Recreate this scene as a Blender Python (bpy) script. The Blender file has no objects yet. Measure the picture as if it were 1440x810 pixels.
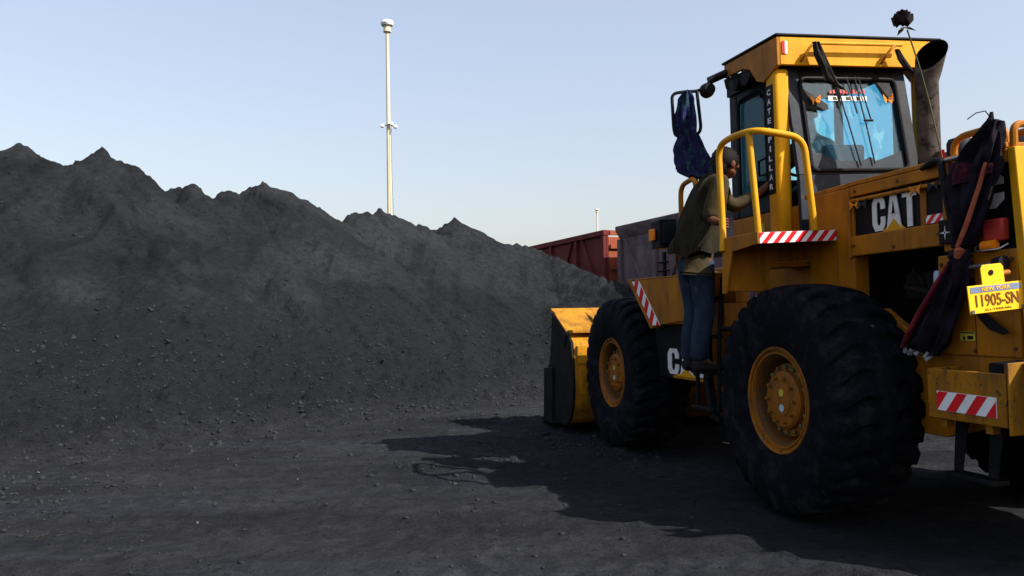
import bpy, bmesh, math, random
import numpy as np
from mathutils import Vector, Matrix
R = math.radians
random.seed(7)
rng = np.random.default_rng(11)
S = bpy.context.scene
C = S.collection

# ------------------------------------------------------------------ camera
PITCH, ROLL, CAM_H = R(2.15), R(1.1), 1.36
fw = Vector((0, math.cos(PITCH), math.sin(PITCH)))
r0 = Vector((1, 0, 0)); u0 = r0.cross(fw)
rt = r0 * math.cos(ROLL) - u0 * math.sin(ROLL)
up = u0 * math.cos(ROLL) + r0 * math.sin(ROLL)
cd = bpy.data.cameras.new('camera'); cam = bpy.data.objects.new('camera', cd); C.objects.link(cam)
cam.matrix_world = Matrix(((rt.x, up.x, -fw.x, 0), (rt.y, up.y, -fw.y, 0), (rt.z, up.z, -fw.z, CAM_H), (0, 0, 0, 1)))
cd.sensor_width = 36; cd.lens = 28.0; cd.clip_start = .05; cd.clip_end = 4000
S.camera = cam

# ------------------------------------------------------------------ sky, sun, exposure
SUN = Vector((.96, -.62, 1.0)).normalized()
w = bpy.data.worlds.new('World'); S.world = w; w.use_nodes = True
nt = w.node_tree; bg = nt.nodes['Background']
sky = nt.nodes.new('ShaderNodeTexSky'); sky.sky_type = 'NISHITA'; sky.sun_disc = False
sky.sun_elevation = math.asin(SUN.z); sky.sun_rotation = math.atan2(SUN.x, SUN.y)
sky.altitude = 0; sky.air_density = 1.5; sky.dust_density = 3.0; sky.ozone_density = 1.0
tint = nt.nodes.new('ShaderNodeMix'); tint.data_type = 'RGBA'; tint.blend_type = 'MULTIPLY'; tint.inputs[0].default_value = 1; tint.inputs[7].default_value = (.95, .915, .96, 1)
haze = nt.nodes.new('ShaderNodeMix'); haze.data_type = 'RGBA'; haze.inputs[0].default_value = .38; haze.inputs[7].default_value = (3.05, 3.14, 3.75, 1)   # dusty air whitens the whole sky
nt.links.new(sky.outputs[0], tint.inputs[6]); nt.links.new(tint.outputs[2], haze.inputs[6]); nt.links.new(haze.outputs[2], bg.inputs[0]); bg.inputs[1].default_value = .13
sl = bpy.data.lights.new('sun', 'SUN'); sl.energy = 5.0; sl.angle = R(.5); sl.color = (1, .95, .87)
so = bpy.data.objects.new('sun', sl); C.objects.link(so)
so.rotation_euler = SUN.to_track_quat('Z', 'Y').to_euler(); so.location = (20, -14, 25)
S.view_settings.view_transform = 'Standard'; S.view_settings.look = 'None'
S.view_settings.exposure = .8; S.view_settings.gamma = 1; S.view_settings.use_curve_mapping = False

# ------------------------------------------------------------------ materials
def nodes(name):
    m = bpy.data.materials.new(name); m.use_nodes = True
    return m, m.node_tree, m.node_tree.nodes['Principled BSDF']
def noise(t, scale, detail=6, rough=.6, rot=None, stretch=None):
    n = t.nodes.new('ShaderNodeTexNoise'); n.inputs['Scale'].default_value = scale
    n.inputs['Detail'].default_value = detail; n.inputs['Roughness'].default_value = rough
    tc = t.nodes.new('ShaderNodeTexCoord')
    if stretch:
        mp = t.nodes.new('ShaderNodeMapping'); mp.inputs['Scale'].default_value = stretch
        if rot: mp.inputs['Rotation'].default_value = (0, 0, rot)
        t.links.new(tc.outputs['Object'], mp.inputs[0]); t.links.new(mp.outputs[0], n.inputs['Vector'])
    else: t.links.new(tc.outputs['Object'], n.inputs['Vector'])
    return n
def ramp(t, src, stops):
    r = t.nodes.new('ShaderNodeValToRGB'); e = r.color_ramp.elements
    while len(e) < len(stops): e.new(.5)
    for k, (p, c) in enumerate(stops):
        e[k].position = p; e[k].color = (*c, 1) if len(c) == 3 else c
    t.links.new(src, r.inputs[0]); return r
def mixc(t, fac, a, b):
    m = t.nodes.new('ShaderNodeMix'); m.data_type = 'RGBA'
    if isinstance(fac, float): m.inputs[0].default_value = fac
    else: t.links.new(fac, m.inputs[0])
    for i, v in ((6, a), (7, b)):
        if isinstance(v, tuple): m.inputs[i].default_value = (*v, 1)
        else: t.links.new(v, m.inputs[i])
    return m.outputs[2]
def bump(t, b, src, strength, dist=.01, prev=None):
    bn = t.nodes.new('ShaderNodeBump'); bn.inputs['Strength'].default_value = strength; bn.inputs['Distance'].default_value = dist
    t.links.new(src, bn.inputs['Height'])
    if prev: t.links.new(prev.outputs[0], bn.inputs['Normal'])
    t.links.new(bn.outputs[0], b.inputs['Normal']); return bn
def mat(name, col, rough=.5, metal=0., var=.25, scale=6., dirt=None, dirt_at=(.55, .7), dscale=4., bmp=0., bscale=60., spec=.1):
    m, t, b = nodes(name)
    n = noise(t, scale)
    lo = tuple(c * (1 - var) for c in col); hi = tuple(min(1, c * (1 + var)) for c in col)
    out = ramp(t, n.outputs[0], [(.3, lo), (.7, hi)]).outputs[0]
    if dirt:
        n2 = noise(t, dscale, 9, .68)
        rr = ramp(t, n2.outputs[0], [(dirt_at[0], (0, 0, 0)), (dirt_at[1], (1, 1, 1))])
        out = mixc(t, rr.outputs[0], out, dirt)
    t.links.new(out, b.inputs['Base Color'])
    nr = noise(t, scale * 3)
    rm = t.nodes.new('ShaderNodeMapRange'); rm.inputs[3].default_value = max(0, rough - .12); rm.inputs[4].default_value = min(1, rough + .15)
    t.links.new(nr.outputs[0], rm.inputs[0]); t.links.new(rm.outputs[0], b.inputs['Roughness'])
    b.inputs['Metallic'].default_value = metal; b.inputs['Specular IOR Level'].default_value = spec
    if bmp: bump(t, b, noise(t, bscale).outputs[0], bmp)
    return m
M = {}
def paint(name, col, chip_lo, dust):
    m, t, b = nodes(name)
    n = noise(t, 2.6, 5)
    base = ramp(t, n.outputs[0], [(.3, tuple(c * .78 for c in col)), (.65, col)]).outputs[0]
    d = noise(t, 5., 8, .7, stretch=(1, 1, .35))
    base = mixc(t, ramp(t, d.outputs[0], [(.42, (0, 0, 0)), (.74, (dust,) * 3)]).outputs[0], base, (.055, .032, .014))
    e = noise(t, 11., 6, .6, stretch=(1.6, 1.6, .12))
    base = mixc(t, ramp(t, e.outputs[0], [(.56, (0, 0, 0)), (.72, (dust * .7,) * 3)]).outputs[0], base, (.035, .026, .018))
    c = noise(t, 21., 10, .75)
    chips = ramp(t, c.outputs[0], [(chip_lo, (0, 0, 0)), (chip_lo + .025, (1, 1, 1))])
    base = mixc(t, chips.outputs[0], base, (.045, .028, .02))
    t.links.new(base, b.inputs['Base Color'])
    rm = t.nodes.new('ShaderNodeMapRange'); rm.inputs[3].default_value = .38; rm.inputs[4].default_value = .72
    t.links.new(d.outputs[0], rm.inputs[0]); t.links.new(rm.outputs[0], b.inputs['Roughness'])
    b.inputs['Specular IOR Level'].default_value = .14
    bump(t, b, c.outputs[0], .06, .004)
    return m
M['yellow'] = paint('yellow_paint', (.385, .135, .002), .675, .75)
M['yellow_clean_lit'] = paint('clean_lit_yellow_paint', (.63, .30, .002), .72, .3)  # cleaner loader yellow with sunlight put into it, for the sunlit parts
M['yellow_worn'] = paint('worn_yellow_paint', (.38, .15, .004), .57, .9)
M['rim'] = paint('rim_paint', (.30, .10, .006), .60, .9)
M['rimdark'] = paint('dark_rim_paint', (.11, .042, .006), .55, .95)  # darker rim paint for dish, lock ring and panel bolts
M['bucketpaint'] = paint('scraped_bucket_paint', (.46, .20, .008), .605, .95)
M['black'] = mat('black_paint', (.005, .005, .006), .55, var=.4, dirt=(.013, .012, .012), dirt_at=(.5, .8))
M['cabframe'] = mat('cab_frame', (.008, .010, .014), .5, var=.3, dirt=(.02, .02, .02), dirt_at=(.55, .85))
M['grey'] = mat('grey_panel', (.019, .024, .032), .55, var=.2, dirt=(.05, .05, .05))
M['steel'] = mat('worn_steel', (.35, .34, .33), .4, .8, var=.3, dirt=(.06, .05, .045))
M['exhaust'] = mat('rusty_exhaust', (.058, .050, .043), .8, .1, var=.35, scale=9, dirt=(.02, .015, .013), dirt_at=(.5, .62), dscale=14, bmp=.3)
M['bolt'] = mat('greenish_bolt', (.10, .115, .05), .6, dirt=(.1, .04, .01), dirt_at=(.5, .6), dscale=20)
M['steelgrey'] = mat('scuffed_grey_steel', (.12, .12, .115), .7, var=.4, dirt=(.03, .025, .02), dirt_at=(.52, .62), dscale=18)
M['mouth_black'] = mat('mouth_black', (.002, .002, .002), 1., spec=0.)  # near-black for the inside of the exhaust mouth
M['rubber'] = mat('tyre_rubber', (.004, .005, .0075), .85, var=.35, scale=5, dirt=(.015, .0155, .018), dirt_at=(.5, .66), dscale=9, bmp=.25, bscale=90, spec=.06)
M['bucketside'] = mat('blackened_steel', (.012, .0115, .0115), .55, .3, var=.4, scale=5, dirt=(.022, .02, .018), dirt_at=(.5, .7), bmp=.3, bscale=30)
M['white'] = mat('white_reflective', (.72, .72, .70), .45, var=.08, dirt=(.4, .38, .35), dirt_at=(.6, .75), dscale=16)
M['red'] = mat('red_reflective', (.62, .015, .02), .4, var=.15, dirt=(.28, .02, .02), dirt_at=(.58, .75), dscale=16)
M['letter'] = mat('pale_lettering', (.62, .60, .58), .5, var=.12, dirt=(.35, .3, .27), dirt_at=(.52, .75), dscale=18)
M['orange'] = mat('orange_lens', (.85, .22, .01), .25, var=.15)
M['redlens'] = mat('red_lens', (.42, .04, .03), .35, var=.2)
M['bluewhite'] = mat('pale_blue_filter', (.38, .48, .60), .4, var=.1)
M['plate'] = mat('plate_yellow', (.9, .48, .02), .45, var=.1, dirt=(.35, .2, .03), dirt_at=(.58, .72), dscale=30)
M['plateblue'] = mat('plate_blue', (.18, .22, .33), .5, var=.3)
M['platetext'] = mat('plate_text', (.16, .07, .02), .5, var=.2)
M['label'] = mat('label_yellow_green', (.45, .38, .05), .5, var=.2)
M['mast'] = mat('mast_paint', (.62, .53, .36), .5, var=.08, scale=1)
M['mastdark'] = mat('mast_fitting', (.25, .25, .24), .5)
M['lampwhite'] = mat('lamp_head', (.7, .72, .68), .4)
M['redwagon'] = mat('red_wagon_paint', (.125, .024, .022), .7, var=.25, scale=1.2, dirt=(.05, .015, .013), dirt_at=(.48, .75), dscale=1.5)
M['redwagon_lit'] = mat('sunlit_red_end_paint', (.24, .062, .03), .7, var=.15, dirt=(.3, .07, .03))  # the wagon's red again, with sunlight put into the end's colour
M['greywagon'] = mat('grey_wagon_paint', (.145, .105, .112), .75, var=.25, scale=1.2, dirt=(.038, .026, .03), dirt_at=(.45, .75), dscale=1.6)
M['skin'] = mat('skin', (.10, .038, .02), .5, var=.15, scale=20)
M['hair'] = mat('hair', (.004, .003, .003), .6, var=.3, scale=60, bmp=.5, bscale=150)
M['khaki'] = mat('khaki_shirt', (.040, .031, .015), .9, var=.25, scale=14, bmp=.6, bscale=22)
M['jacket'] = mat('dark_olive_jacket', (.020, .0175, .0105), .95, var=.3, scale=10, bmp=.6, bscale=18)
M['jeans'] = mat('blue_denim', (.016, .028, .048), .9, var=.5, scale=7, dirt=(.06, .09, .12), dirt_at=(.56, .72), dscale=5, bmp=.6, bscale=22)
M['denim_pale'] = mat('faded_denim', (.16, .21, .27), .9, var=.3, scale=20, bmp=.4)
M['shoe'] = mat('dark_shoe_leather', (.018, .016, .016), .7, var=.3)
M['scarf'] = mat('black_purple_cloth', (.010, .0075, .013), .85, var=.6, scale=9, bmp=.5, bscale=30)
M['scarfred'] = mat('dark_red_cloth', (.16, .018, .03), .85, var=.4, scale=12, bmp=.4)
M['scarforange'] = mat('rust_orange_cloth', (.33, .09, .05), .85, var=.3, scale=12, bmp=.4)
M['lace'] = mat('maroon_lace', (.07, .008, .016), .85, var=.5, scale=40, dirt=(.012, .008, .012), dirt_at=(.48, .56), dscale=45, bmp=.5)
M['fringe'] = mat('silver_fringe', (.26, .26, .275), .5, var=.4, scale=60)
M['mirrorcloth'] = mat('navy_patterned_cloth', (.012, .012, .05), .9, var=.5, scale=10, dirt=(.02, .06, .07), dirt_at=(.52, .62), dscale=16, bmp=.6, bscale=30)
M['blackcloth'] = mat('black_cloth', (.012, .011, .011), .9, var=.5, scale=12, bmp=.5, bscale=40)
M['rose'] = mat('dried_rose_petals', (.014, .008, .011), .8, var=.6, scale=40)
M['leaf'] = mat('dull_green_leaf', (.055, .055, .022), .7, var=.4)
M['butterfly'] = mat('orange_butterfly', (.8, .24, .015), .5, var=.35, scale=60, dirt=(.05, .02, .01), dirt_at=(.52, .6), dscale=60)
M['stone'] = mat('coal_lump', (.019, .0205, .0225), .7, var=.5, scale=2.)
M['palestone'] = mat('pale_stone', (.10, .10, .098), .8, var=.3)
M['straw'] = mat('straw', (.06, .045, .028), .8, var=.4)
def coal(name, lo, hi, tint, stretch=None, pit_shade=.5, coarse=None):
    m, t, b = nodes(name)
    n1 = noise(t, .42, 8, .62, stretch=stretch); n2 = noise(t, 7., 10, .74); n3 = noise(t, 34., 6, .7); n4 = noise(t, 16., 4, .65)
    c1 = ramp(t, n1.outputs[0], [(.34, lo), (.64, hi)]).outputs[0]
    if coarse:
        stn = noise(t, 1.6, 7, .62, rot=-R(47), stretch=(1.5, .22, .22))
        c1 = mixc(t, ramp(t, stn.outputs[0], [(.52, (0, 0, 0)), (.60, (.5,) * 3)]).outputs[0], c1, tuple(c * .6 for c in lo))
        stm = noise(t, 1.3, 6, .6, rot=-R(43), stretch=(1.2, .2, .2))
        c1 = mixc(t, ramp(t, stm.outputs[0], [(.54, (0, 0, 0)), (.70, (.25,) * 3)]).outputs[0], c1, tuple(c * 1.12 for c in hi))
        tc = t.nodes.new('ShaderNodeTexCoord'); sp = t.nodes.new('ShaderNodeSeparateXYZ'); t.links.new(tc.outputs['Object'], sp.inputs[0])
        nn = noise(t, .55, 5, .6); ma = t.nodes.new('ShaderNodeMath'); ma.operation = 'MULTIPLY_ADD'; ma.inputs[1].default_value = -3.4; t.links.new(nn.outputs[0], ma.inputs[0]); t.links.new(sp.outputs[2], ma.inputs[2])
        c1 = mixc(t, ramp(t, ma.outputs[0], [(.0, (.75,) * 3), (.35, (0, 0, 0))]).outputs[0], c1, coarse)
        mz = t.nodes.new('ShaderNodeMath'); mz.operation = 'MULTIPLY_ADD'; mz.inputs[1].default_value = .5; t.links.new(nn.outputs[0], mz.inputs[0]); t.links.new(sp.outputs[2], mz.inputs[2])
        c1 = mixc(t, ramp(t, mz.outputs[0], [(.22, (1, 1, 1)), (.52, (0, 0, 0))]).outputs[0], c1, (.034, .0353, .0400))
    else:
        wn = noise(t, 1.0, 5, .6, rot=-R(8), stretch=(.22, 1.3, 1))
        c1 = mixc(t, ramp(t, wn.outputs[0], [(.50, (0, 0, 0)), (.66, (.6,) * 3)]).outputs[0], c1, (hi[0] * 1.15, hi[1] * 1.2, hi[2] * 1.3))
    c1 = mixc(t, ramp(t, n2.outputs[0], [(.34, (.6,) * 3), (.58, (0, 0, 0))]).outputs[0], c1, tuple(c * .6 for c in lo))
    c1 = mixc(t, ramp(t, n4.outputs[0], [(.60, (0, 0, 0)), (.68, (pit_shade,) * 3)]).outputs[0], c1, tuple(c * .25 for c in lo))  # dark specks put the shade of small pits into the colour
    c1 = mixc(t, ramp(t, n3.outputs[0], [(.62, (0, 0, 0)), (.74, (.8,) * 3)]).outputs[0], c1, tint)
    t.links.new(c1, b.inputs['Base Color']); b.inputs['Roughness'].default_value = .95; b.inputs['Specular IOR Level'].default_value = .02
    b1 = bump(t, b, n2.outputs[0], 1., .12); b2 = bump(t, b, n4.outputs[0], .9, .05, b1); bump(t, b, n3.outputs[0], .9, .025, b2)
    return m
M['coal'] = coal('coal_slope', (.0165, .0180, .0205), (.0365, .0395, .0445), (.068, .072, .080), None, .75, (.0175, .0187, .0208))
M['ground'] = coal('coal_dust_ground', (.0235, .0245, .0285), (.047, .0485, .0550), (.080, .080, .085), (1, 1.9, 1), .55)

def glassmat(name, tint, patch, patch_at, dust=0.0, alpha_dust=(.2, .2, .2)):
    m, t, b = nodes(name); out = t.nodes['Material Output']; t.nodes.remove(b)
    tr = t.nodes.new('ShaderNodeBsdfTransparent'); gl = t.nodes.new('ShaderNodeBsdfGlossy'); gl.inputs['Roughness'].default_value = .05
    n = noise(t, 6., 6, .6, stretch=(1, 1.6, .5))
    t.links.new(ramp(t, n.outputs[0], [(patch_at, tint), (patch_at + .015, patch)]).outputs[0], tr.inputs[0])
    fr = t.nodes.new('ShaderNodeValue'); fr.outputs[0].default_value = .035
    mx = t.nodes.new('ShaderNodeMixShader'); t.links.new(fr.outputs[0], mx.inputs[0]); t.links.new(tr.outputs[0], mx.inputs[1]); t.links.new(gl.outputs[0], mx.inputs[2])
    df = t.nodes.new('ShaderNodeBsdfDiffuse'); df.inputs[0].default_value = (*alpha_dust, 1)
    m2 = t.nodes.new('ShaderNodeMixShader'); m2.inputs[0].default_value = dust
    t.links.new(mx.outputs[0], m2.inputs[1]); t.links.new(df.outputs[0], m2.inputs[2])
    t.links.new(m2.outputs[0], out.inputs[0]); return m
M['rearglass'] = glassmat('blue_film_glass', (.58, .82, .92), (.84, .97, 1.), .56, .06, (.10, .24, .32))
M['frontglass'] = glassmat('teal_film_glass', (.66, .96, 1.), (.8, .99, 1.), .6, .03, (.05, .25, .3))
M['sideglass'] = glassmat('dark_side_glass', (.13, .20, .22), (.2, .3, .3), .7, .02)

# ------------------------------------------------------------------ mesh helpers
LEAN = {'cloth_dummy', 'warning_plate', 'warning_plate.001', 'warning_plate.002', 'warning_plate.003', 'rear_window', 'striped_sticker', 'reflector', 'number_plate'}
class MB:
    def __init__(s, off=(0, 0, 0)): s.v = []; s.f = []; s.off = Vector(off)
    def add(s, vs, fs):
        k = len(s.v); s.v += [tuple(Vector(p) - s.off) for p in vs]; s.f += [[i + k for i in f] for f in fs]; return s
    def box(s, x0, x1, y0, y1, z0, z1):
        x0, x1 = sorted((x0, x1)); y0, y1 = sorted((y0, y1)); z0, z1 = sorted((z0, z1))
        v = [(x, y, z) for x in (x0, x1) for y in (y0, y1) for z in (z0, z1)]
        return s.add(v, [(0, 1, 3, 2), (4, 6, 7, 5), (0, 4, 5, 1), (2, 3, 7, 6), (0, 2, 6, 4), (1, 5, 7, 3)])
    def slab(s, pts, vec):
        p = [Vector(q) for q in pts]; vec = Vector(vec); n = len(p)
        nn = Vector((0, 0, 0))
        for i in range(n): nn += p[i].cross(p[(i + 1) % n])
        if nn.dot(vec) > 0: p = p[::-1]
        return s.add(p + [q + vec for q in p], [list(range(n)), list(range(2 * n - 1, n - 1, -1))] + [(i, i + n, (i + 1) % n + n, (i + 1) % n) for i in range(n)])
    def tube(s, path, r, n=10, cap=True, flat=1.):
        P = [Vector(p) for p in path]; rr = r if isinstance(r, (list, tuple)) else [r] * len(P)
        vs = []; fs = []; prev = None
        for i, p in enumerate(P):
            d = (P[min(i + 1, len(P) - 1)] - P[max(i - 1, 0)]).normalized()
            if prev is None:
                a = Vector((0, 0, 1)) if abs(d.z) < .9 else Vector((1, 0, 0)); u = d.cross(a).normalized()
            else: u = (prev - d * prev.dot(d)).normalized()
            prev = u; q = d.cross(u)
            for k in range(n):
                t = 2 * math.pi * k / n; vs.append(p + u * math.cos(t) * rr[i] + q * math.sin(t) * rr[i] * flat)
        for i in range(len(P) - 1):
            for k in range(n): fs.append((i * n + k, i * n + (k + 1) % n, (i + 1) * n + (k + 1) % n, (i + 1) * n + k))
        if cap: fs += [list(range(n))[::-1], [(len(P) - 1) * n + k for k in range(n)]]
        return s.add(vs, fs)
    def lathe(s, prof, c, axis='z', n=32, cap=True):
        vs = []; fs = []
        for (r, h) in prof:
            for k in range(n):
                t = 2 * math.pi * k / n; a, b = r * math.cos(t), r * math.sin(t)
                vs.append(Vector(c) + Vector({'z': (a, b, h), 'y': (b, h, a), 'x': (h, a, b)}[axis]))
        for i in range(len(prof) - 1):
            for k in range(n): fs.append((i * n + k, i * n + (k + 1) % n, (i + 1) * n + (k + 1) % n, (i + 1) * n + k))
        if cap: fs += [list(range(n))[::-1], [(len(prof) - 1) * n + k for k in range(n)]]
        return s.add(vs, fs)
    def build(s, name, m, parent=None, bevel=0., smooth=35, loc=None, sub=0):
        if parent is not None and parent.get('category') == 'wheel loader' or (parent is not None and parent.parent is not None and parent.name in LEAN):
            s.v = [(x, y, z + .04 * (.75 - y) * min(1, max(0, (z - .5) / .6))) for x, y, z in s.v]
        me = bpy.data.meshes.new(name); me.from_pydata(s.v, [], s.f); me.update()
        bm = bmesh.new(); bm.from_mesh(me); bmesh.ops.recalc_face_normals(bm, faces=bm.faces); bm.to_mesh(me); bm.free()
        me.materials.append(M[m] if isinstance(m, str) else m)
        o = bpy.data.objects.new(name, me); C.objects.link(o)
        if parent: o.parent = parent
        if loc is not None: o.location = loc
        if smooth:
            me.polygons.foreach_set('use_smooth', [True] * len(me.polygons)); me.set_sharp_from_angle(angle=R(smooth))
        if bevel:
            b = o.modifiers.new('bevel', 'BEVEL'); b.width = bevel; b.segments = 2; b.limit_method = 'ANGLE'; b.angle_limit = R(40)
        if sub:
            b = o.modifiers.new('subdivision', 'SUBSURF'); b.levels = sub; b.render_levels = sub
        return o
def arc(p0, p1, p2, n=6):      # rounded corner through p1
    p0, p1, p2 = Vector(p0), Vector(p1), Vector(p2)
    return [p0 * (1 - t) ** 2 + p1 * 2 * t * (1 - t) + p2 * t * t for t in [i / n for i in range(n + 1)]]
def roundpath(pts, r, n=5):
    P = [Vector(p) for p in pts]; out = [P[0]]
    for i in range(1, len(P) - 1):
        a = P[i] + (P[i - 1] - P[i]).normalized() * min(r, (P[i - 1] - P[i]).length * .49); b = P[i] + (P[i + 1] - P[i]).normalized() * min(r, (P[i + 1] - P[i]).length * .49)
        out += arc(a, P[i], b, n)
    return out + [P[-1]]
def tag(o, label=None, cat=None, group=None, kind=None):
    if label: o['label'] = label
    if cat: o['category'] = cat
    if group: o['group'] = group
    if kind: o['kind'] = kind
    return o
def thing(name, label, cat, loc, rotz=0., group=None):
    o = bpy.data.objects.new(name, None); C.objects.link(o); o.location = loc; o.rotation_euler = (0, 0, rotz); o.empty_display_size = .2
    return tag(o, label, cat, group)
def sub(name, parent, loc=(0, 0, 0), rotz=0.):
    o = bpy.data.objects.new(name, None); C.objects.link(o); o.parent = parent; o.location = loc; o.rotation_euler = (0, 0, rotz); return o
def text(name, body, m, parent, origin, u, v, height, depth=.004, width=None, bold=0., spacing=1.):
    cu = bpy.data.curves.new(name, 'FONT'); cu.body = body; cu.size = 1.; cu.extrude = .5; cu.offset = bold; cu.space_character = spacing; cu.resolution_u = 3
    to = bpy.data.objects.new('tmp', cu); C.objects.link(to)
    me = bpy.data.meshes.new_from_object(to.evaluated_get(bpy.context.evaluated_depsgraph_get()))
    bpy.data.objects.remove(to); bpy.data.curves.remove(cu)
    co = np.array([p.co[:] for p in me.vertices]); mn = co.min(0); mx = co.max(0)
    u = Vector(u).normalized(); v = Vector(v).normalized(); n = u.cross(v)
    wd = width if width else (mx[0] - mn[0]) / (mx[1] - mn[1]) * height
    for p in me.vertices:
        a = (p.co.x - mn[0]) / (mx[0] - mn[0]) * wd; b = (p.co.y - mn[1]) / (mx[1] - mn[1]) * height; c = (p.co.z - mn[2]) / (mx[2] - mn[2]) * depth
        p.co = Vector(origin) + u * a + v * b + n * c
    me.materials.clear(); me.materials.append(M[m]); me.name = name
    o = bpy.data.objects.new(name, me); C.objects.link(o); o.parent = parent; return o
def vnoise(x, y, seed=0):
    xi = np.floor(x).astype(np.int64); yi = np.floor(y).astype(np.int64); fx = x - xi; fy = y - yi
    fx = fx * fx * (3 - 2 * fx); fy = fy * fy * (3 - 2 * fy)
    def h(a, b):
        n = (a * 374761393 + b * 668265263 + seed * 974634777) & 0xFFFFFFFF
        n = ((n ^ (n >> 13)) * 1274126177) & 0xFFFFFFFF
        return ((n ^ (n >> 16)) & 0xFFFF) / 65535. - .5
    return (h(xi, yi) * (1 - fx) + h(xi + 1, yi) * fx) * (1 - fy) + (h(xi, yi + 1) * (1 - fx) + h(xi + 1, yi + 1) * fx) * fy
def fbm(x, y, oct=5, gain=.5, seed=0):
    s = 0; a = 1.
    for k in range(oct): s = s + a * vnoise(x * 2 ** k, y * 2 ** k, seed + k * 17); a *= gain
    return s
def gridmesh(name, X, Y, Z, m, keep=None):
    ny, nx = X.shape; me = bpy.data.meshes.new(name)
    idx = np.arange(nx * ny).reshape(ny, nx)
    q = np.stack([idx[:-1, :-1], idx[:-1, 1:], idx[1:, 1:], idx[1:, :-1]], -1).reshape(-1, 4)
    V = np.stack([X, Y, Z], -1).reshape(-1, 3)
    if keep is not None:
        kq = keep.reshape(-1)[q].any(1); q = q[kq]; used = np.unique(q); mp = np.full(nx * ny, -1); mp[used] = np.arange(len(used)); V = V[used]; q = mp[q]
    me.vertices.add(len(V)); me.vertices.foreach_set('co', V.astype(np.float32).ravel())
    me.loops.add(q.size); me.loops.foreach_set('vertex_index', q.astype(np.int32).ravel())
    me.polygons.add(len(q)); me.polygons.foreach_set('loop_start', np.arange(0, q.size, 4, dtype=np.int32))
    me.polygons.foreach_set('use_smooth', np.ones(len(q), bool))
    me.update(calc_edges=True); me.validate(); me.materials.append(M[m])
    o = bpy.data.objects.new(name, me); C.objects.link(o); return o

# ------------------------------------------------------------------ ground
def graded(a, b, step, lo, hi, g=1.12):
    p = list(np.arange(a, b + 1e-6, step)); s = step
    while p[-1] < hi: s *= g; p.append(p[-1] + s)
    s = step
    while p[0] > lo: s *= g; p.insert(0, p[0] - s)
    return np.array(p)
def ground_z(x, y):
    near = np.exp(-((np.hypot(x, y - 6) / 14) ** 2))
    z = .07 * fbm(x * .35, y * .5, 4, .5, 3) * near + .035 * fbm(x * 1.7, y * 2.6, 5, .55, 5) * near
    z = z + .03 * np.maximum(0, fbm(x * 5, y * 7, 3, .6, 9) - .18) * 2.2 * near
    # churned wheel track in the foreground
    tr = np.exp(-((y - (3.75 - .10 * (x - 1.2))) / .5) ** 2) * np.exp(-((x - 1.6) / 1.9) ** 2)
    z = z + tr * (.085 * np.maximum(0, fbm(x * 9, y * 9, 4, .65, 21)) + .02 * np.sin(x * 24 + 3 * vnoise(x, y, 4)) * (vnoise(x * 3, y * 3, 8) > 0))
    for (c0, k, wd, sd) in ((5.35, .16, .30, 1), (4.45, .10, .28, 2), (6.9, .22, .34, 3)):
        d = (y - (c0 + k * x + .25 * vnoise(x * .3, x * 0 + sd, sd))) / wd
        band = np.exp(-d ** 4) * np.clip(.5 + 1.2 * vnoise(x * .5, y * .5, 70 + sd), 0, 1) * (x < 1.5)
        z = z * (1 - .7 * band) + band * (-.018 + .010 * np.sin(x * 30 + np.abs(d) * 4)) + .022 * np.exp(-((np.abs(d) - 1.15) / .22) ** 2) * np.clip(.4 + vnoise(x * 3, y * 3, 90 + sd), 0, 1) * (x < 1.5)
    under = np.exp(-((x - 2.6) / 1.9) ** 2 - ((y - 7) / 3.2) ** 2)
    return z * (1 - .75 * under) - .005
xs = graded(-5, 4.5, .035, -900, 900); ys = graded(3.0, 9.5, .035, -60, 1800)
GX, GY = np.meshgrid(xs, ys)
g = gridmesh('ground', GX, GY, ground_z(GX, GY), 'ground'); g['kind'] = 'structure'

# ------------------------------------------------------------------ coal heap
ridge = [(-60, 232, 14.6), (-20, 215, 15.3), (0, 206, 15.5), (28, 196, 15.8), (62, 216, 16.1), (100, 239, 16.5), (122, 241, 16.6), (145, 213, 16.5), (180, 233, 16.8), (220, 254, 17.1), (258, 263, 17.3),
         (272, 253, 17.2), (285, 262, 17.4), (303, 269, 17.5), (312, 263, 17.3), (340, 264, 17.6), (362, 259, 17.7), (385, 266, 17.9), (405, 269, 18.1), (430, 282, 18.4), (455, 290, 18.9), (482, 297, 19.5), (505, 296, 20),
         (540, 304, 20.8), (575, 314, 21.7), (606, 325, 22.8), (622, 316, 23), (640, 304, 23.2), (656, 313, 23.1), (675, 324, 23), (700, 342, 23), (740, 347, 22.9), (765, 357, 22.6), (790, 369, 22), (830, 385, 21), (880, 401, 19.8), (920, 420, 18.8), (950, 436, 18.2)]
def px2w(px, py, D):
    d = fw + rt * ((px - 720) / 1120) - up * ((py - 405) / 1120); d = d * (D / d.y); return (d.x, D, CAM_H + d.z)
RP = np.array([px2w(*q) for q in ridge])
def dens(P, n):
    o = []
    for a, b in zip(P[:-1], P[1:]):
        for t in np.arange(n) / n: o.append(a * (1 - t) + b * t)
    return np.array(o + [P[-1]])
RD = dens(RP, 3)
tal = [(-70, 440, 10.4, .58), (0, 458, 10.9, .56), (60, 470, 11.0, .53), (150, 452, 11.8, .58), (215, 470, 11.9, .53), (300, 448, 13.0, .6), (360, 438, 13.9, .6), (410, 425, 14.8, .62), (470, 432, 15.4, .56), (530, 430, 16.7, .6),
       (600, 396, 19.0, .68), (660, 425, 19.6, .62), (700, 430, 20.3, .6), (745, 410, 21, .62), (800, 425, 19.6, .62), (850, 432, 18.4, .62)]
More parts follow.
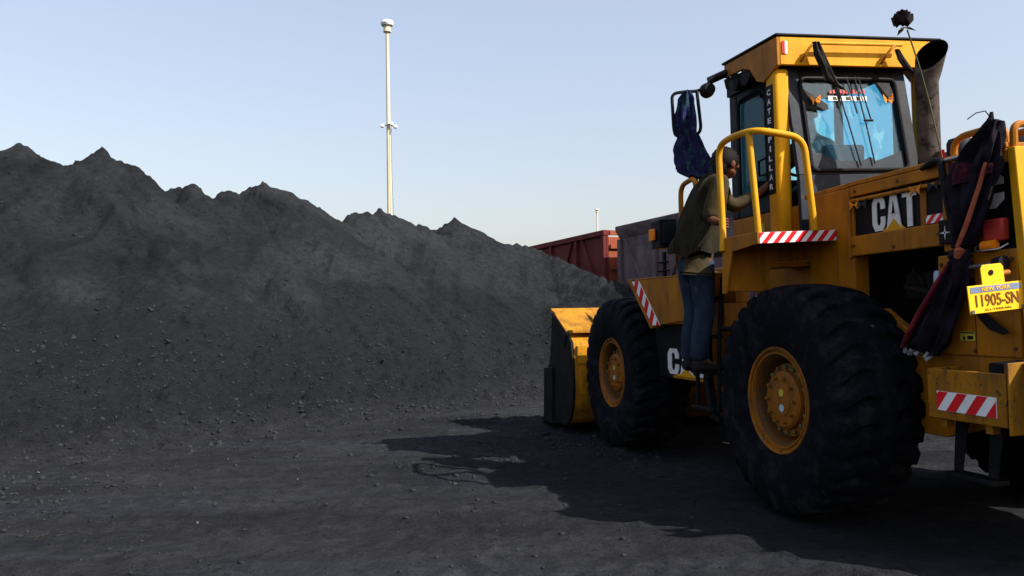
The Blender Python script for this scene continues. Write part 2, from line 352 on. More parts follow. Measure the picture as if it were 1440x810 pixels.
# a straight broad tail behind keeps the heap solid seen from the side
PEAKS = [k for k, q in enumerate(ridge) if q[0] in (28, 145, 272, 640)]
def CRH(x, y):
    d2 = [(x - p[0]) ** 2 + (y - p[1]) ** 2 for p in RD[::3]]
    return RD[::3][:, 2][np.argmin(np.stack(d2), 0)]
def heap_z(x, y):
    nx, ny = -.73, .68
    u = x * .68 + y * .73; v = x * nx + y * ny
    wx = x + .16 * fbm(x * .9, y * .9, 4, .55, 31); wy = y + .16 * fbm(x * .9, y * .9, 4, .55, 47)
    h = np.full(x.shape, -9.)
    for (px, py, pz) in RD:
        d = np.hypot(wx - px, wy - py); d = np.sqrt(d * d + .0012) - .035
        h = np.maximum(h, pz - .70 * d + .012 * np.minimum(d, 4) ** 2)
    pk = np.full(x.shape, -9.)
    for (px, py, pz) in RP[PEAKS]:
        d = np.hypot(wx - px, wy - py); pk = np.maximum(pk, pz + .06 - .98 * d)
    h = np.maximum(h, pk)
    crest = np.clip(1 - (np.maximum.reduce([h * 0, CRH(x, y) - h])) / .9, 0, 1)
    h = h + crest * np.clip((.6 - x) / 3, .08, 1) * (.17 * np.maximum(0, fbm(x * 2.3, y * 2.3, 5, .66, 131)) - .06)
    gul = fbm(u * 1.5 + .5 * fbm(u * .6, v * .6, 3, .5, 2), v * .28, 4, .55, 61)
    hm = np.clip(h / 1.5, 0, 1)
    gul = gul * .6 + (.28 - np.abs(gul)) * .8
    slump = fbm(u * .55 + .4 * vnoise(u * .4, v * .4, 12), v * .16 + 3, 3, .5, 201); slump = slump - .35 * np.maximum(0, np.sin(u * 1.7 + 2.2 * vnoise(u * .5, v * .3, 14)))
    h = h + .42 * slump * np.clip(h / 1.2, 0, 1) * np.clip((6 - h) / 2.5, .15, 1) * np.clip((.4 - x) / 3, .05, 1) + .30 * gul * hm * np.clip((5.5 - h) / .9 * .5 + .35, .25, 1)
    for (px, py, D, k) in tal:
        tx, ty, tz = px2w(px, py, D)
        d = np.hypot(wx - tx, wy - ty); d = np.sqrt(d * d + .35) - .55
        t = tz - k * d + .035 * np.minimum(d, 4) ** 2
        e = .18; m_ = np.clip((h - t) / e * .5 + .5, 0, 1); h = h * m_ + t * (1 - m_) + e * m_ * (1 - m_)
    low = np.clip((2.4 - h) / 1.6, 0, 1)
    h = h + .05 * fbm(x * 2.2, y * 2.2, 4, .55, 71) + (.05 + .10 * low) * np.maximum(0, fbm(x * 5.5, y * 5.5, 3, .7, 83) - .08) + .022 * vnoise(x * 13, y * 13, 90) * (.5 + low)
    return np.where((h > 0) & (h < .7), np.maximum(h, 1e-4) ** 1.5 / .7 ** .5, h)
hx = np.arange(-18, 7.0, .045); hy = np.concatenate([np.arange(6.2, 25, .045), np.arange(25, 32, .15)])
HX, HY = np.meshgrid(hx, hy); HZ = heap_z(HX, HY)
keep = HZ > -.04
heap = gridmesh('coal_heap', HX, HY, np.maximum(HZ, -.12), 'coal', keep)
tag(heap, 'long dark grey heap of loose coal with a jagged sloping crest', 'coal heap')

# ------------------------------------------------------------------ loose lumps
ico = bmesh.new(); bmesh.ops.create_icosphere(ico, subdivisions=1, radius=1.); IV = np.array([q.co[:] for q in ico.verts]); IF = np.array([[q.index for q in f.verts] for f in ico.faces]); ico.free()
def lumps(name, pts, sizes, m):
    n = len(pts); k = len(IV)
    sc = rng.uniform(.5, 1.4, (n, 1, 3)) * sizes[:, None, None]; sc[:, :, 2] *= .75
    jit = 1 + rng.uniform(-.38, .38, (n, k, 1))
    a = rng.uniform(0, 6.28, n); ca, sa = np.cos(a)[:, None], np.sin(a)[:, None]
    V = IV[None] * jit * sc; V = np.stack([V[..., 0] * ca - V[..., 1] * sa, V[..., 0] * sa + V[..., 1] * ca, V[..., 2]], -1) + pts[:, None, :]
    F = (IF[None] + (np.arange(n) * k)[:, None, None]).reshape(-1, 3)
    me = bpy.data.meshes.new(name); me.vertices.add(n * k); me.vertices.foreach_set('co', V.astype(np.float32).ravel())
    me.loops.add(F.size); me.loops.foreach_set('vertex_index', F.astype(np.int32).ravel())
    me.polygons.add(len(F)); me.polygons.foreach_set('loop_start', np.arange(0, F.size, 3, dtype=np.int32))
    me.update(calc_edges=True); me.materials.append(M[m]); o = bpy.data.objects.new(name, me); C.objects.link(o); return o
n = 60000
rr = 3.2 + 16 * rng.uniform(0, 1, n) ** .9; aa = rng.uniform(-.75, .62, n)
px_, py_ = rr * np.sin(aa), rr * np.cos(aa)
gz = ground_z(px_, py_); hz = heap_z(px_, py_); pz_ = np.maximum(gz, hz)
onheap = hz > gz
clump = vnoise(px_ * .9, py_ * .9, 99) + .5
keepm = np.where(onheap, rng.uniform(0, 1, n) < np.clip(1.0 - hz * .42, .04, .85), rng.uniform(0, 1, n) < .10 + .55 * np.clip(clump - .45, 0, 1) * 2)
under = (np.abs(px_ - 2.8) < 1.4) & (py_ > 4.2) & (py_ < 11)
keepm &= ~under
sz = (.0055 + .020 * rng.uniform(0, 1, n) ** 8) * np.where(onheap, np.clip(rr / 8, 1, 1.5), np.clip(rr / 6, .8, 1.6))
P3 = np.stack([px_, py_, pz_ + sz * .2], -1)
o = lumps('coal_rubble', P3[keepm], sz[keepm], 'stone'); tag(o, 'loose lumps of coal strewn over the yard and lower slopes', 'coal rubble', kind='stuff')
pp = np.array([(-2.2, 5.55), (-1.62, 4.15), (-1.05, 3.98), (-2.9, 8.1), (-1.9, 7.0), (-4.4, 7.4)])
pz = ground_z(pp[:, 0], pp[:, 1]); hp = heap_z(pp[:, 0], pp[:, 1])
o = lumps('pale_pebbles', np.stack([pp[:, 0], pp[:, 1], np.maximum(pz, hp) + .008], -1), rng.uniform(.009, .014, len(pp)), 'palestone'); tag(o, 'few pale pebbles among the black dust', 'pebbles', kind='stuff')
mb = MB()
for k in range(9):
    x = random.uniform(-3.3, -2.35); y = 5.3 + (x + 2.8) * -.12 + random.uniform(-.06, .06); a = random.uniform(-.5, .5); l = random.uniform(.012, .03); z = float(ground_z(np.array(x), np.array(y))) + .006
    mb.tube([(x - l * math.cos(a), y - l * math.sin(a), z), (x + l * math.cos(a), y + l * math.sin(a), z + .004)], .0022, 5)
tag(mb.build('straw', 'straw'), 'thin scatter of tan straw on the dust', 'straw', kind='stuff')

# ------------------------------------------------------------------ railway wagons
T = Vector((.38, -.925, 0)).normalized(); N = Vector((T.y, -T.x, 0))   # N faces the yard
N = N if N.x < 0 else -N
def wagon(name, label, s0, s1, side, end, flare):
    L = s1 - s0; org = Vector((.75, 27.7, 0)) + T * s0
    root = thing(name, label, 'rail wagon', org, math.atan2(T.y, T.x), 'coal wagons coupled behind the heap')
    yl = 0.; W = 2.9; TOP = 3.84                      # local x along the train, +y or -y to the yard
    sg = 1 if (Matrix.Rotation(math.atan2(T.y, T.x), 3, 'Z') @ Vector((0, 1, 0))).dot(N) > 0 else -1
    Y = lambda d: -sg * d                              # d = depth away from the yard face
    m = MB()
    m.box(0, L, Y(0), Y(.06), 1.1, TOP - .16); m.build('side_panel', side, root)
    m = MB(); m.box(0, L, Y(W - .06), Y(W), 1.1, TOP - .16); m.build('side_panel', side, root)
    for x0 in (0, L - .06):
        m = MB(); m.box(x0, x0 + .06, Y(.065), Y(W - .065), 1.1, TOP - .2); m.build('end_panel', end, root)
        for zz in (1.5, 2.1, 2.7, 3.3):
            xx = -.07 if x0 == 0 else L
            MB().box(xx, xx + .07, Y(.1), Y(W - .1), zz, zz + .12).build('end_rib', end, root)
    if flare:
        m = MB(); m.slab([(0, Y(-.14), TOP), (0, Y(-.14), TOP - .12), (0, Y(-.004), TOP - .34), (0, Y(.06), TOP - .155), (0, Y(.06), TOP)], (L, 0, 0)); m.build('top_rail', side, root, .01)
    else:
        m = MB(); m.box(0, L, Y(-.1), Y(.1), TOP - .155, TOP); m.build('top_rail', side, root, .01)
    m = MB(); m.box(0, L, Y(W - .1), Y(W + .1), TOP - .155, TOP); m.build('top_rail', side, root)
    for x0 in (-.02, L - .06): MB().box(x0, x0 + .08, Y(.11), Y(W - .11), TOP - .15, TOP - .01).build('end_rail', end, root)
    MB().box(.1, L - .1, Y(.07), Y(W - .07), 1.02, 1.14).build('floor', side, root)
    z1 = TOP - (.36 if flare else .17); nb = max(2, round(L / 1.75)); st = L / nb
    for k in range(nb + 1):
        x = min(max(k * st, .09), L - .09)
        MB().box(x - .08, x + .08, Y(-.1), Y(-.003), 1.12, z1).build('side_post', side, root, .008)
    for k in range(nb):
        x0 = k * st
        top = x0 + (.35 if k % 2 == 0 else st - .35); bot = x0 + (st - .2 if k % 2 == 0 else .2)
        m = MB(); m.slab([(top - .06, Y(-.004), z1), (top + .06, Y(-.004), z1), (bot + .06, Y(-.004), 1.6), (bot - .06, Y(-.004), 1.6)], (0, Y(-.06), 0)); m.build('brace', side, root)
    for x0 in (2.25, 7.6):
        for k in range(3): MB().tube([(x0 - .32 + .05 * k, Y(-.075), 2.25 + .22 * k), (x0 + .32 - .05 * k, Y(-.075), 2.25 + .22 * k)], .022, 6).build('scribble_bar', 'black', root)  # made-up bars standing in for illegible dark scribbles on the side
        MB().box(x0 - .045, x0 + .045, Y(-.06), Y(-.004), 2.05, 2.95).build('scribble_upright', 'black', root)
    MB().box(.2, L - .2, Y(1.1), Y(1.8), .72, 1.02).build('underframe', 'black', root)
    for bx in (1.6, L - 1.6):
        MB().box(bx - 1.2, bx + 1.2, Y(.55), Y(.75), .45, .8).build('bogie', 'black', root)
        for dx in (-.85, .85):
            for yy in (Y(.7), Y(2.2)): MB().lathe([(.05, -.07), (.45, -.07), (.45, .05), (.05, .05)], (bx + dx, yy, .47), 'y', 24).build('wheel', 'black', root)
    MB().tube([(L, Y(1.45), .95), (L + .45, Y(1.45), .95)], .09).build('coupler', 'black', root)
    return root
wagon('rail_wagon', 'red open coal wagon with sunlit end behind the heap', -7.5, 5.25, 'redwagon', 'redwagon_lit', False)
wagon('rail_wagon', 'dull purple grey open wagon next to the red one', 6.0, 18.9, 'greywagon', 'greywagon', True)
b = MB(); q0 = Vector((.75, 27.7, 0)) - N * 1.45
for dd in (-.72, .72):
    a0 = q0 + N * dd - T * 60; a1 = q0 + N * dd + T * 34
    o = MB().slab([a0 + N * .035 + Vector((0, 0, -.02)), a0 - N * .035 + Vector((0, 0, -.02)), a0 - N * .035 + Vector((0, 0, .03)), a0 + N * .035 + Vector((0, 0, .03))], a1 - a0).build('rail', 'steel'); o['kind'] = 'structure'

# ------------------------------------------------------------------ masts
def mast(x, y, h, r, label, mid):
    root = thing('light_mast', label, 'light mast', (x, y, 0))
    k = h / 18.
    MB().tube([(0, 0, 0), (0, 0, h - .3)], [r * 1.15, r * .62], 16).build('pole', 'mast', root)
    MB().lathe([(.05, -.1), (.32 * k, -.04), (.37 * k, .08), (.32 * k, .22), (.16 * k, .29), (.05, .30)], (0, 0, h - .1), 'z', 20).build('lamp_head', 'lampwhite', root)
    MB().lathe([(.13 * k, -.45 * k), (.22 * k, -.4 * k), (.2 * k, -.11), (.1 * k, -.1)], (0, 0, h - .1), 'z', 16).build('lamp_collar', 'mast', root)
    if mid:
        m = MB(); m.tube([(-.38, -.1, h - 5.95), (.1, -.22, h - 5.88), (.42, -.1, h - 6.0)], .05, 8); m.build('bracket', 'mastdark', root)
        for (dx, dz) in ((-.32, -.06), (.42, -.12), (.2, .04)):
            MB().lathe([(.04, -.1), (.09, -.08), (.12, .05), (.04, .1)], (dx, -.22, h - 5.9 + dz), 'y', 12).build('floodlight', 'lampwhite', root)
        MB().tube([(.17, -.15, h - 6), (.2, -.2, h - 9), (.28, -.22, h - 11.5), (.25, -.2, h - 16)], .02, 6).build('cable', 'mastdark', root)
    return root
mast(-6.86, 45, 18.35, .145, 'tall cream light mast with white dome standing behind the coal heap', True)
mast(21.8, 200, 28.2, .28, 'small thin light mast far off above the red wagon', False)

# ------------------------------------------------------------------ WHEEL LOADER (local x forward, y left, z up)
YAW = R(14.3); LO = Vector((2.99, 5.70, 0)); LR = math.pi / 2 + YAW
LM = Matrix.Translation(LO) @ Matrix.Rotation(LR, 4, 'Z')
def lw(p): return LM @ Vector(p)
ld = thing('wheel_loader', 'large yellow wheel loader seen from behind with its bucket at the heap', 'wheel loader', LO, LR)
def stripes(name, p0, u, v, n, lu, lv, count, slant, parent, lead=0.):
    """white plate with red slanted bars standing just proud of it"""
    p0 = Vector(p0); u = Vector(u).normalized(); v = Vector(v).normalized(); n = Vector(n).normalized()
    pl = MB().slab([p0, p0 + u * lu, p0 + u * lu + v * lv, p0 + v * lv], n * .006).build(name, 'white', parent)
    m = MB(); st = lu / count
    def clip(poly, lo, hi):
        for (a, s) in ((lo, 1), (hi, -1)):
            out = []
            for i in range(len(poly)):
                A, B = poly[i], poly[(i + 1) % len(poly)]; fa, fb = (A[0] - a) * s, (B[0] - a) * s
                if fa >= 0: out.append(A)
                if fa * fb < 0: t = fa / (fa - fb); out.append((A[0] + (B[0] - A[0]) * t, A[1] + (B[1] - A[1]) * t))
            poly = out
            if not poly: return []
        return poly
    for k in range(-3, count + 3):
        a = (k + lead) * st
        poly = clip([(a, .0), (a + st * .5, .0), (a + st * .5 + slant * lv, lv), (a + slant * lv, lv)], 0, lu)
        if len(poly) > 2: m.slab([p0 + u * x + v * (y * .98 + lv * .01) + n * .0062 for x, y in poly], n * .002)
    b = m.build('warning_stripe', 'red', pl); return pl

# --- wheels
def tyre_mesh():
    N_, na = 30, 30 * 14
    prof = [(-.25, .345), (-.27, .38), (-.292, .47), (-.302, .55), (-.300, .63), (-.292, .67), (-.287, .70), (-.280, .724), (-.268, .745)]
    tre = [(y, .782 - .026 * (abs(y) / .25) ** 2.4) for y in np.linspace(-.25, .25, 27)]
    P = prof + tre + [(-y, r) for y, r in prof[::-1]]
    vs = []; fs = []; npf = len(P)
    for k in range(na):
        a = 2 * math.pi * k / na
        for (y, r) in P:
            t = y / .27; d = 0.
            if r > .64:
                ph = a * N_ / (2 * math.pi) + (.5 if y < 0 else 0) + .32 * math.sin(abs(t) * 3.4)
                fr = ph - math.floor(ph); e = min(fr, 1 - fr) * 2            # 0 centre of groove
                gv = min(1, max(0, (e - .30) / .16)); gv = gv * gv * (3 - 2 * gv)
                side = min(1, max(0, (abs(t) - .16) / .16))
                fall = min(1, max(0, (r - .64) / .08)) if abs(t) > .95 else 1
                d = -.030 * (1 - gv) * side * fall
            rr = r + d; yy = y * (1 + (d * .5 if abs(t) > .9 else 0))
            vs.append((rr * math.cos(a), yy, rr * math.sin(a)))
    for k in range(na):
        for j in range(npf - 1):
            fs.append((k * npf + j, k * npf + j + 1, ((k + 1) % na) * npf + j + 1, ((k + 1) % na) * npf + j))
    m = MB(); m.add(vs, fs); return m
RIMP = [(.0, -.1), (.27, -.1), (.30, -.2), (.345, -.24), (.37, -.262), (.385, -.262), (.385, -.245), (.36, -.235), (.352, 0.), (.36, .235), (.385, .242), (.390, .256), (.382, .266), (.366, .262), (.360, .248), (.350, .246), (.346, .256), (.335, .256), (.328, .235)]
DISH = [(.326, .236), (.312, .226), (.300, .205), (.292, .15), (.276, .125), (.0, .123)]
RIMP = [(r * .93, y) for r, y in RIMP]; DISH = [(r * .93, y) for r, y in DISH]
def wheel(x, y, spin, proto=None):
    rz = 0. if y > 0 else math.pi
    wh = sub('wheel', ld, (x, y, .772), rz)
    if proto is None:
        t = tyre_mesh().build('tyre', 'rubber', wh, smooth=40)
        r = MB().lathe(RIMP, (0, 0, 0), 'y', 56, False).build('rim', 'rim', wh, smooth=30)
        h = MB().lathe([(q, v + .085) for q, v in [(.245, .035), (.243, .085), (.20, .092), (.195, .125), (.178, .14), (.11, .143), (.105, .15), (.03, .153), (.0, .153)]], (0, 0, 0), 'y', 40).build('hub', 'rim', wh, smooth=30)
        bt = [MB().lathe(DISH, (0, 0, 0), 'y', 56, False).build('dish', 'rimdark', wh, smooth=30)]
        for nb, rb, y0, sz in ((16, .222, .170, .014), (10, .150, .226, .012)):
            for k in range(nb):
                a = 2 * math.pi * k / nb; bt.append(MB().lathe([(.0, y0), (sz, y0), (sz, y0 + .026), (.0, y0 + .027)], (rb * math.cos(a), 0, rb * math.sin(a)), 'y', 6).build('bolt', 'bolt' if nb == 16 else 'rim', wh, smooth=0))
        bt.append(MB().lathe([(.316, .2375), (.311, .2375), (.311, .244), (.316, .244), (.316, .2375)], (0, 0, 0), 'y', 40, False).build('lock_ring', 'rimdark', wh, smooth=30))
        st = []
        for dz in (.05, -.052):
            st.append(MB().lathe([(.0, .2385), (.026, .2385), (.026, .2405), (.0, .2405)], (-.02, 0, dz), 'y', 20).build('round_sticker', 'label' if dz > 0 else 'bluewhite', wh))
        t.rotation_euler = (0, spin, 0)
        tx = MB(); 
        s_ = text('tyre_marking', '23.5-25', 'letter', wh, (0, 0, 0), (1, 0, 0), (0, 0, 1), .03, .002, .2)
        for p in s_.data.vertices:                       # wrap the marking along the lower sidewall
            a = -math.pi / 2 + (p.co.x - .1) / .47 - .1; r_ = .50 - p.co.z; p.co = (-r_ * math.cos(a), .298 - .0 + p.co.y * -.3, r_ * math.sin(a))
        s_.data.materials.clear(); s_.data.materials.append(M['grey'])
        return [t, r, h, s_] + bt + st
    for o in proto:
        c = o.copy(); C.objects.link(c); c.parent = wh
        if o is proto[0]: c.rotation_euler = (0, spin, 0)
WH = wheel(0, 1.0, .0)
wheel(3.03, 1.0, .9, WH); wheel(0, -1.0, .4, WH); wheel(3.03, -1.0, .2, WH)

# --- frames and running gear
m = MB(); m.slab([(.36, .68, 1.42), (-.42, .68, 1.37), (-.80, .68, 1.13), (-1.44, .68, 1.13), (-1.44, .68, .78), (-.9, .68, .62), (.9, .68, .62), (1.2, .68, 1.0), (1.2, .68, 1.42)], (0, .055, 0)); m.build('frame_plate', 'yellow', ld, .006)
m = MB(); m.slab([(.36, -.735, 1.42), (-.80, -.735, 1.13), (-1.44, -.735, 1.13), (-1.44, -.735, .78), (-.9, -.735, .62), (.9, -.735, .62), (1.2, -.735, 1.0), (1.2, -.735, 1.42)], (0, .055, 0)); m.build('frame_plate', 'yellow', ld, .006)
MB().box(-1.36, 1.1, -.66, .66, .66, .80).build('belly_plate', 'black', ld)
MB().box(-1.38, .30, -.60, .30, .81, 2.10).build('engine_block', 'black', ld)
for x in (0, 3.03): MB().tube([(x, -.8, .772), (x, .8, .772)], [.16, .16], 16).build('axle', 'black', ld)
MB().box(1.1, 2.3, -.34, .34, .62, 1.25).build('articulation_hitch', 'black', ld)
MB().box(2.0, 3.5, -.52, .52, .62, 1.45).build('front_frame', 'yellow', ld, .01)
# engine bay details
MB().lathe([(.0, 0), (.045, 0), (.052, .012), (.052, .135), (.046, .15), (.0, .15)], (-.80, .62, 1.44), 'z', 20).build('oil_filter', 'bluewhite', ld)
for (pth, r_, mt) in (([(-.5, .36, 1.25), (-.55, .48, 1.35), (-.62, .5, 1.55), (-.60, .36, 1.68)], .022, 'rim'), ([(-.25, .4, 1.5), (-.5, .5, 1.48), (-.7, .5, 1.4), (-.85, .4, 1.3)], .03, 'bucketside'), ([(-.66, .5, 1.3), (-.7, .55, 1.42), (-.73, .5, 1.62)], .014, 'exhaust'), ([(-.3, .36, 1.62), (-.42, .46, 1.6), (-.5, .42, 1.4)], .035, 'black')):
    MB().tube([q for q in roundpath(pth, .06)], r_, 10).build('engine_hose', mt, ld)
MB().box(-.6, -.3, .32, .46, 1.42, 1.60).build('manifold', 'bucketside', ld, .02)
MB().lathe([(.0, 0), (.09, 0), (.09, .03), (.0, .03)], (-.55, .45, 1.38), 'y', 20).build('pulley', 'bucketside', ld)

# --- rear bodywork
MB().box(-.155, .34, .62, .735, 1.43, 2.20).build('side_panel', 'yellow', ld, .008)
MB().slab([(-.10, .735, 2.235), (.45, .69, 2.235), (.45, -.69, 2.235), (-.10, -.735, 2.235)], (0, 0, -.033)).build('cowl', 'yellow', ld, .006)
MB().box(-1.40, -.102, -.75, .75, 2.205, 2.235).build('hood_top', 'yellow', ld, .006)
MB().box(-.145, -.118, .736, .752, 1.72, 2.20).build('edge_trim', 'yellow', ld, .004)
MB().box(-1.02, -.146, .70, .75, 2.13, 2.203).build('upper_rail', 'yellow', ld, .006)
MB().tube([(-.15, .745, 2.105), (-1.0, .745, 2.095)], .013, 8).build('trim_rod', 'yellow', ld)
MB().box(-.945, -.146, .69, .75, 1.73, 1.865).build('lower_beam', 'yellow', ld, .008)
MB().box(-1.025, -.955, .69, .752, 1.69, 2.129).build('door_strut', 'yellow', ld, .008)
MB().box(-.953, -.146, .70, .716, 1.866, 2.129).build('hood_grille', 'black', ld)
MB().box(-.80, -.752, .717, .722, 1.868, 2.09).build('grille_bar', 'rim', ld)
MB().box(-1.40, -1.026, .66, .70, 1.66, 2.203).build('tail_recess', 'black', ld)
MB().box(-1.44, -.90, .70, .748, 1.10, 1.672).build('body_panel', 'yellow', ld, .008)
MB().box(-1.40, -1.026, .70, .75, 2.13, 2.203).build('upper_rail', 'yellow', ld, .006)
MB().box(-1.40, -.145, -.75, -.70, 1.10, 2.203).build('side_panel', 'yellow', ld, .008)
for bx, bz in ((-.17, 1.80), (-.92, 1.80), (-.55, 1.76), (-.93, 1.62), (-.93, 1.15), (-1.41, 1.15), (-1.41, 1.62), (-.20, 2.165), (-.60, 2.165), (-.97, 2.165), (-.99, 1.75), (-1.15, 1.13)):
    MB().lathe([(.0, .748), (.011, .748), (.011, .757), (.0, .757)], (bx, 0, bz), 'y', 6).build('panel_bolt', 'rimdark', ld, smooth=0)
MB().box(-1.16, -1.156, .7485, .7495, 1.11, 1.66).build('panel_seam', 'black', ld)
# lettering on the hood: three bold letters and the triangle
CATP = {'C': [[(1, .74), (1, .80), (.82, 1), (.2, 1), (0, .8), (0, .2), (.2, 0), (.82, 0), (1, .2), (1, .40), (.66, .40), (.66, .24), (.58, .16), (.44, .16), (.36, .24), (.36, .76), (.44, .84), (.58, .84), (.66, .76), (.66, .62), (1, .62)]],
        'A': [[(0, 0), (.30, 1), (.70, 1), (1, 0), (.5, .30)], ], 'T': [[(0, 1), (0, .82), (.32, .82), (.32, 0), (.68, 0), (.68, .82), (1, .82), (1, 1)]]}
def logo(parent, x0, x1, y, z0, z1, with_tri=True, m='letter', skew=0.):
    W = (x1 - x0)
    for ch, a, b in (('C', 0, .30), ('A', .33, .66), ('T', .69, 1.)):
        for poly in CATP[ch]:
            pts = [(x0 + W * (a + (b - a) * u), y, z0 + (z1 - z0) * v + skew * (x0 + W * (a + (b - a) * u))) for u, v in poly]
            o = MB().slab(pts, (0, .006, 0)).build('logo_letter', m, parent, smooth=0)
            if ch == 'A':
                q = [(x0 + W * (a + (b - a) * u), y + .0065, z0 + (z1 - z0) * v) for u, v in ((.40, .44), (.5, .80), (.60, .44))]
                MB().slab(q, (0, .002, 0)).build('letter_hole', 'black', o, smooth=0)
    if with_tri:
        MB().slab([(x0 + W * .22, y + .001, z0 - .012), (x0 + W * .76, y + .001, z0 - .012), (x0 + W * .495, y + .001, z0 + (z1 - z0) * .30)], (0, .004, 0)).build('logo_triangle', 'yellow_clean_lit', parent, smooth=0)
logo(ld, -.335, -.73, .722, 1.875, 2.10)
stripes('striped_sticker', (-.80, .722, 1.872), (-1, 0, 0), (0, 0, 1), (0, 1, 0), .13, .05, 2, 1., ld)
for x, z, mt in ((-.20, 2.075, 'butterfly'), (-.76, 2.085, 'butterfly'), (-.28, 2.07, 'grey'), (-.90, 2.09, 'grey')):
    o = MB().slab([(x, .757, z), (x + .05, .76, z + .03), (x + .035, .76, z - .005), (x + .045, .76, z - .035)], (0, .004, 0)).slab([(x, .757, z), (x - .05, .76, z + .03), (x - .035, .76, z - .005), (x - .04, .76, z - .035)], (0, .004, 0)).build('butterfly_sticker', mt, ld)
# tail lights and the letter panel behind the cloth
m = MB(); m.slab([(-1.03, .702, 2.125), (-1.39, .702, 2.125), (-1.39, .702, 1.87), (-1.03, .702, 1.87)], (0, .006, 0)); m.build('tail_panel', 'black', ld)
cp = [(-1.04 - .3 * u, .709, 1.90 + .2 * v) for u, v in CATP['C'][0]]; MB().slab(cp, (0, .004, 0)).build('logo_letter', 'letter', ld, smooth=0)
MB().box(-1.37, -1.24, .71, .765, 1.72, 1.84).build('tail_light', 'redlens', ld, .012)
MB().box(-1.235, -1.03, .71, .745, 1.735, 1.84).build('lamp_housing', 'rim', ld, .008)
MB().tube([(-1.25, .77, 1.70), (-1.33, .77, 1.70)], .028, 12).build('indicator_light', 'orange', ld)
MB().tube(roundpath([(-1.19, .75, 1.72), (-1.21, .79, 1.675), (-1.37, .79, 1.675), (-1.39, .75, 1.70)], .02), .005, 6).build('lamp_guard', 'steel', ld)
MB().tube([(-1.09, .80, 1.585), (-1.36, .80, 1.60)], .011, 8).build('hose_nozzle', 'steel', ld)
MB().tube([(-1.35, .80, 1.60), (-1.41, .80, 1.605)], [.03, .036], 12).build('nozzle_cap', 'black', ld)
for x, z in ((-1.12, 1.50),): MB().lathe([(.03, 0), (.045, 0), (.045, .02), (.03, .02)], (x, .748, z), 'y', 20).build('filler_cap', 'black', ld)
# number plate hung from a yellow tab
pr = sub('number_plate', ld, (-1.455, .905, 1.417), R(-93)); pr.rotation_euler = (0, -R(5), R(-93))
MB().box(-.165, .165, .0, .006, -.072, .072).build('plate_blank', 'plate', pr, .004)
MB().box(-.150, .150, -.002, -.0002, .034, .064).build('plate_header', 'plateblue', pr)
text('plate_header_text', 'NEW YORK', 'plate', pr, (-.085, -.0022, .040), (1, 0, 0), (0, 0, 1), .018, .002, .17, .01)
text('plate_digits', '11905-SN', 'platetext', pr, (-.125, -.0002, -.038), (1, 0, 0), (0, 0, 1), .062, .003, .255, .010)
text('plate_footer_text', 'ALL-TERRAIN', 'platetext', pr, (-.08, -.0002, -.060), (1, 0, 0), (0, 0, 1), .009, .002, .16)
MB().slab([(-.068, .008, .06), (-.068, .008, .155), (-.055, .008, .172), (.055, .008, .172), (.068, .008, .155), (.068, .008, .06)], (0, .006, 0)).build('plate_tab', 'plate', pr, .003)
MB().tube([(0, .034, .12), (.12, .034, .12)], .015, 10).build('plate_arm', 'yellow', pr)
MB().lathe([(.0, 0), (.014, 0), (.014, .003), (.0, .003)], (-.01, .004, .13), 'y', 14).build('bolt_hole', 'black', pr)
for x in (-.15, .15): MB().lathe([(.0, 0), (.010, 0), (.010, .006), (.0, .006)], (x, -.007, -.06), 'y', 10).build('plate_bolt', 'steelgrey', pr)
MB().slab([(-1.13, .749, 1.30), (-1.28, .749, 1.30), (-1.28, .749, 1.23), (-1.13, .749, 1.23)], (0, .003, 0)).build('warning_label', 'label', ld) if False else MB().slab([(-1.05, .749, 1.235), (-1.15, .749, 1.235), (-1.15, .749, 1.185), (-1.05, .749, 1.185)], (0, .003, 0)).build('warning_label', 'label', ld)
m = MB(); m.slab([(-1.065, .7525, 1.19), (-1.09, .7525, 1.19), (-1.0775, .7525, 1.215)], (0, .001, 0)); m.box(-1.10, -1.14, .7525, .7535, 1.192, 1.212); m.box(-1.055, -1.145, .7525, .7535, 1.225, 1.232); m.build('label_print', 'black', ld)
MB().tube(roundpath([(-1.21, .76, 1.33), (-1.26, .80, 1.27), (-1.34, .82, 1.235), (-1.42, .82, 1.24)], .05), [.012] + [.03] * 12 + [.006], 8, flat=.4).build('dangling_flap', 'black', ld) if False else MB().slab([(-1.19, .77, 1.335), (-1.25, .77, 1.34), (-1.33, .79, 1.30), (-1.42, .79, 1.235), (-1.38, .79, 1.225), (-1.29, .785, 1.25), (-1.23, .77, 1.29)], (0, .012, 0)).build('dangling_flap', 'black', ld, .004)
# rear posts and grille
for s in (1, -1):
    y0, y1 = (.655, .745) if s > 0 else (-.745, -.655)
    MB().slab([(-1.40, y0, 2.203), (-1.40, y1, 2.203), (-1.47, y1, 1.08), (-1.47, y0, 1.08)], (-.05, 0, 0)).build('rear_post', 'yellow_clean_lit', ld, .006)
MB().box(-1.45, -1.405, -.65, .65, 2.10, 2.19).build('grille_rail', 'grey', ld, .006)
MB().box(-1.47, -1.43, -.65, .65, 1.10, 2.098).build('rear_grille', 'black', ld)
for k in range(9): MB().box(-1.49, -1.472, -.65, .65, 1.16 + k * .10, 1.19 + k * .10).build('grille_slat', 'black', ld)
MB().box(-2.30, -1.56, -.75, .42, .62, 1.42).build('shading_counterweight', 'yellow', ld, .03)  # out of view, drawn out longer rearward to shade the tail plate
MB().slab([(-1.54, .44, 1.095), (-1.54, .95, 1.095), (-1.54, .95, .73), (-1.54, .44, .73)], (-.01, 0, 0)).build('tail_plate', 'bucketpaint', ld, .003)
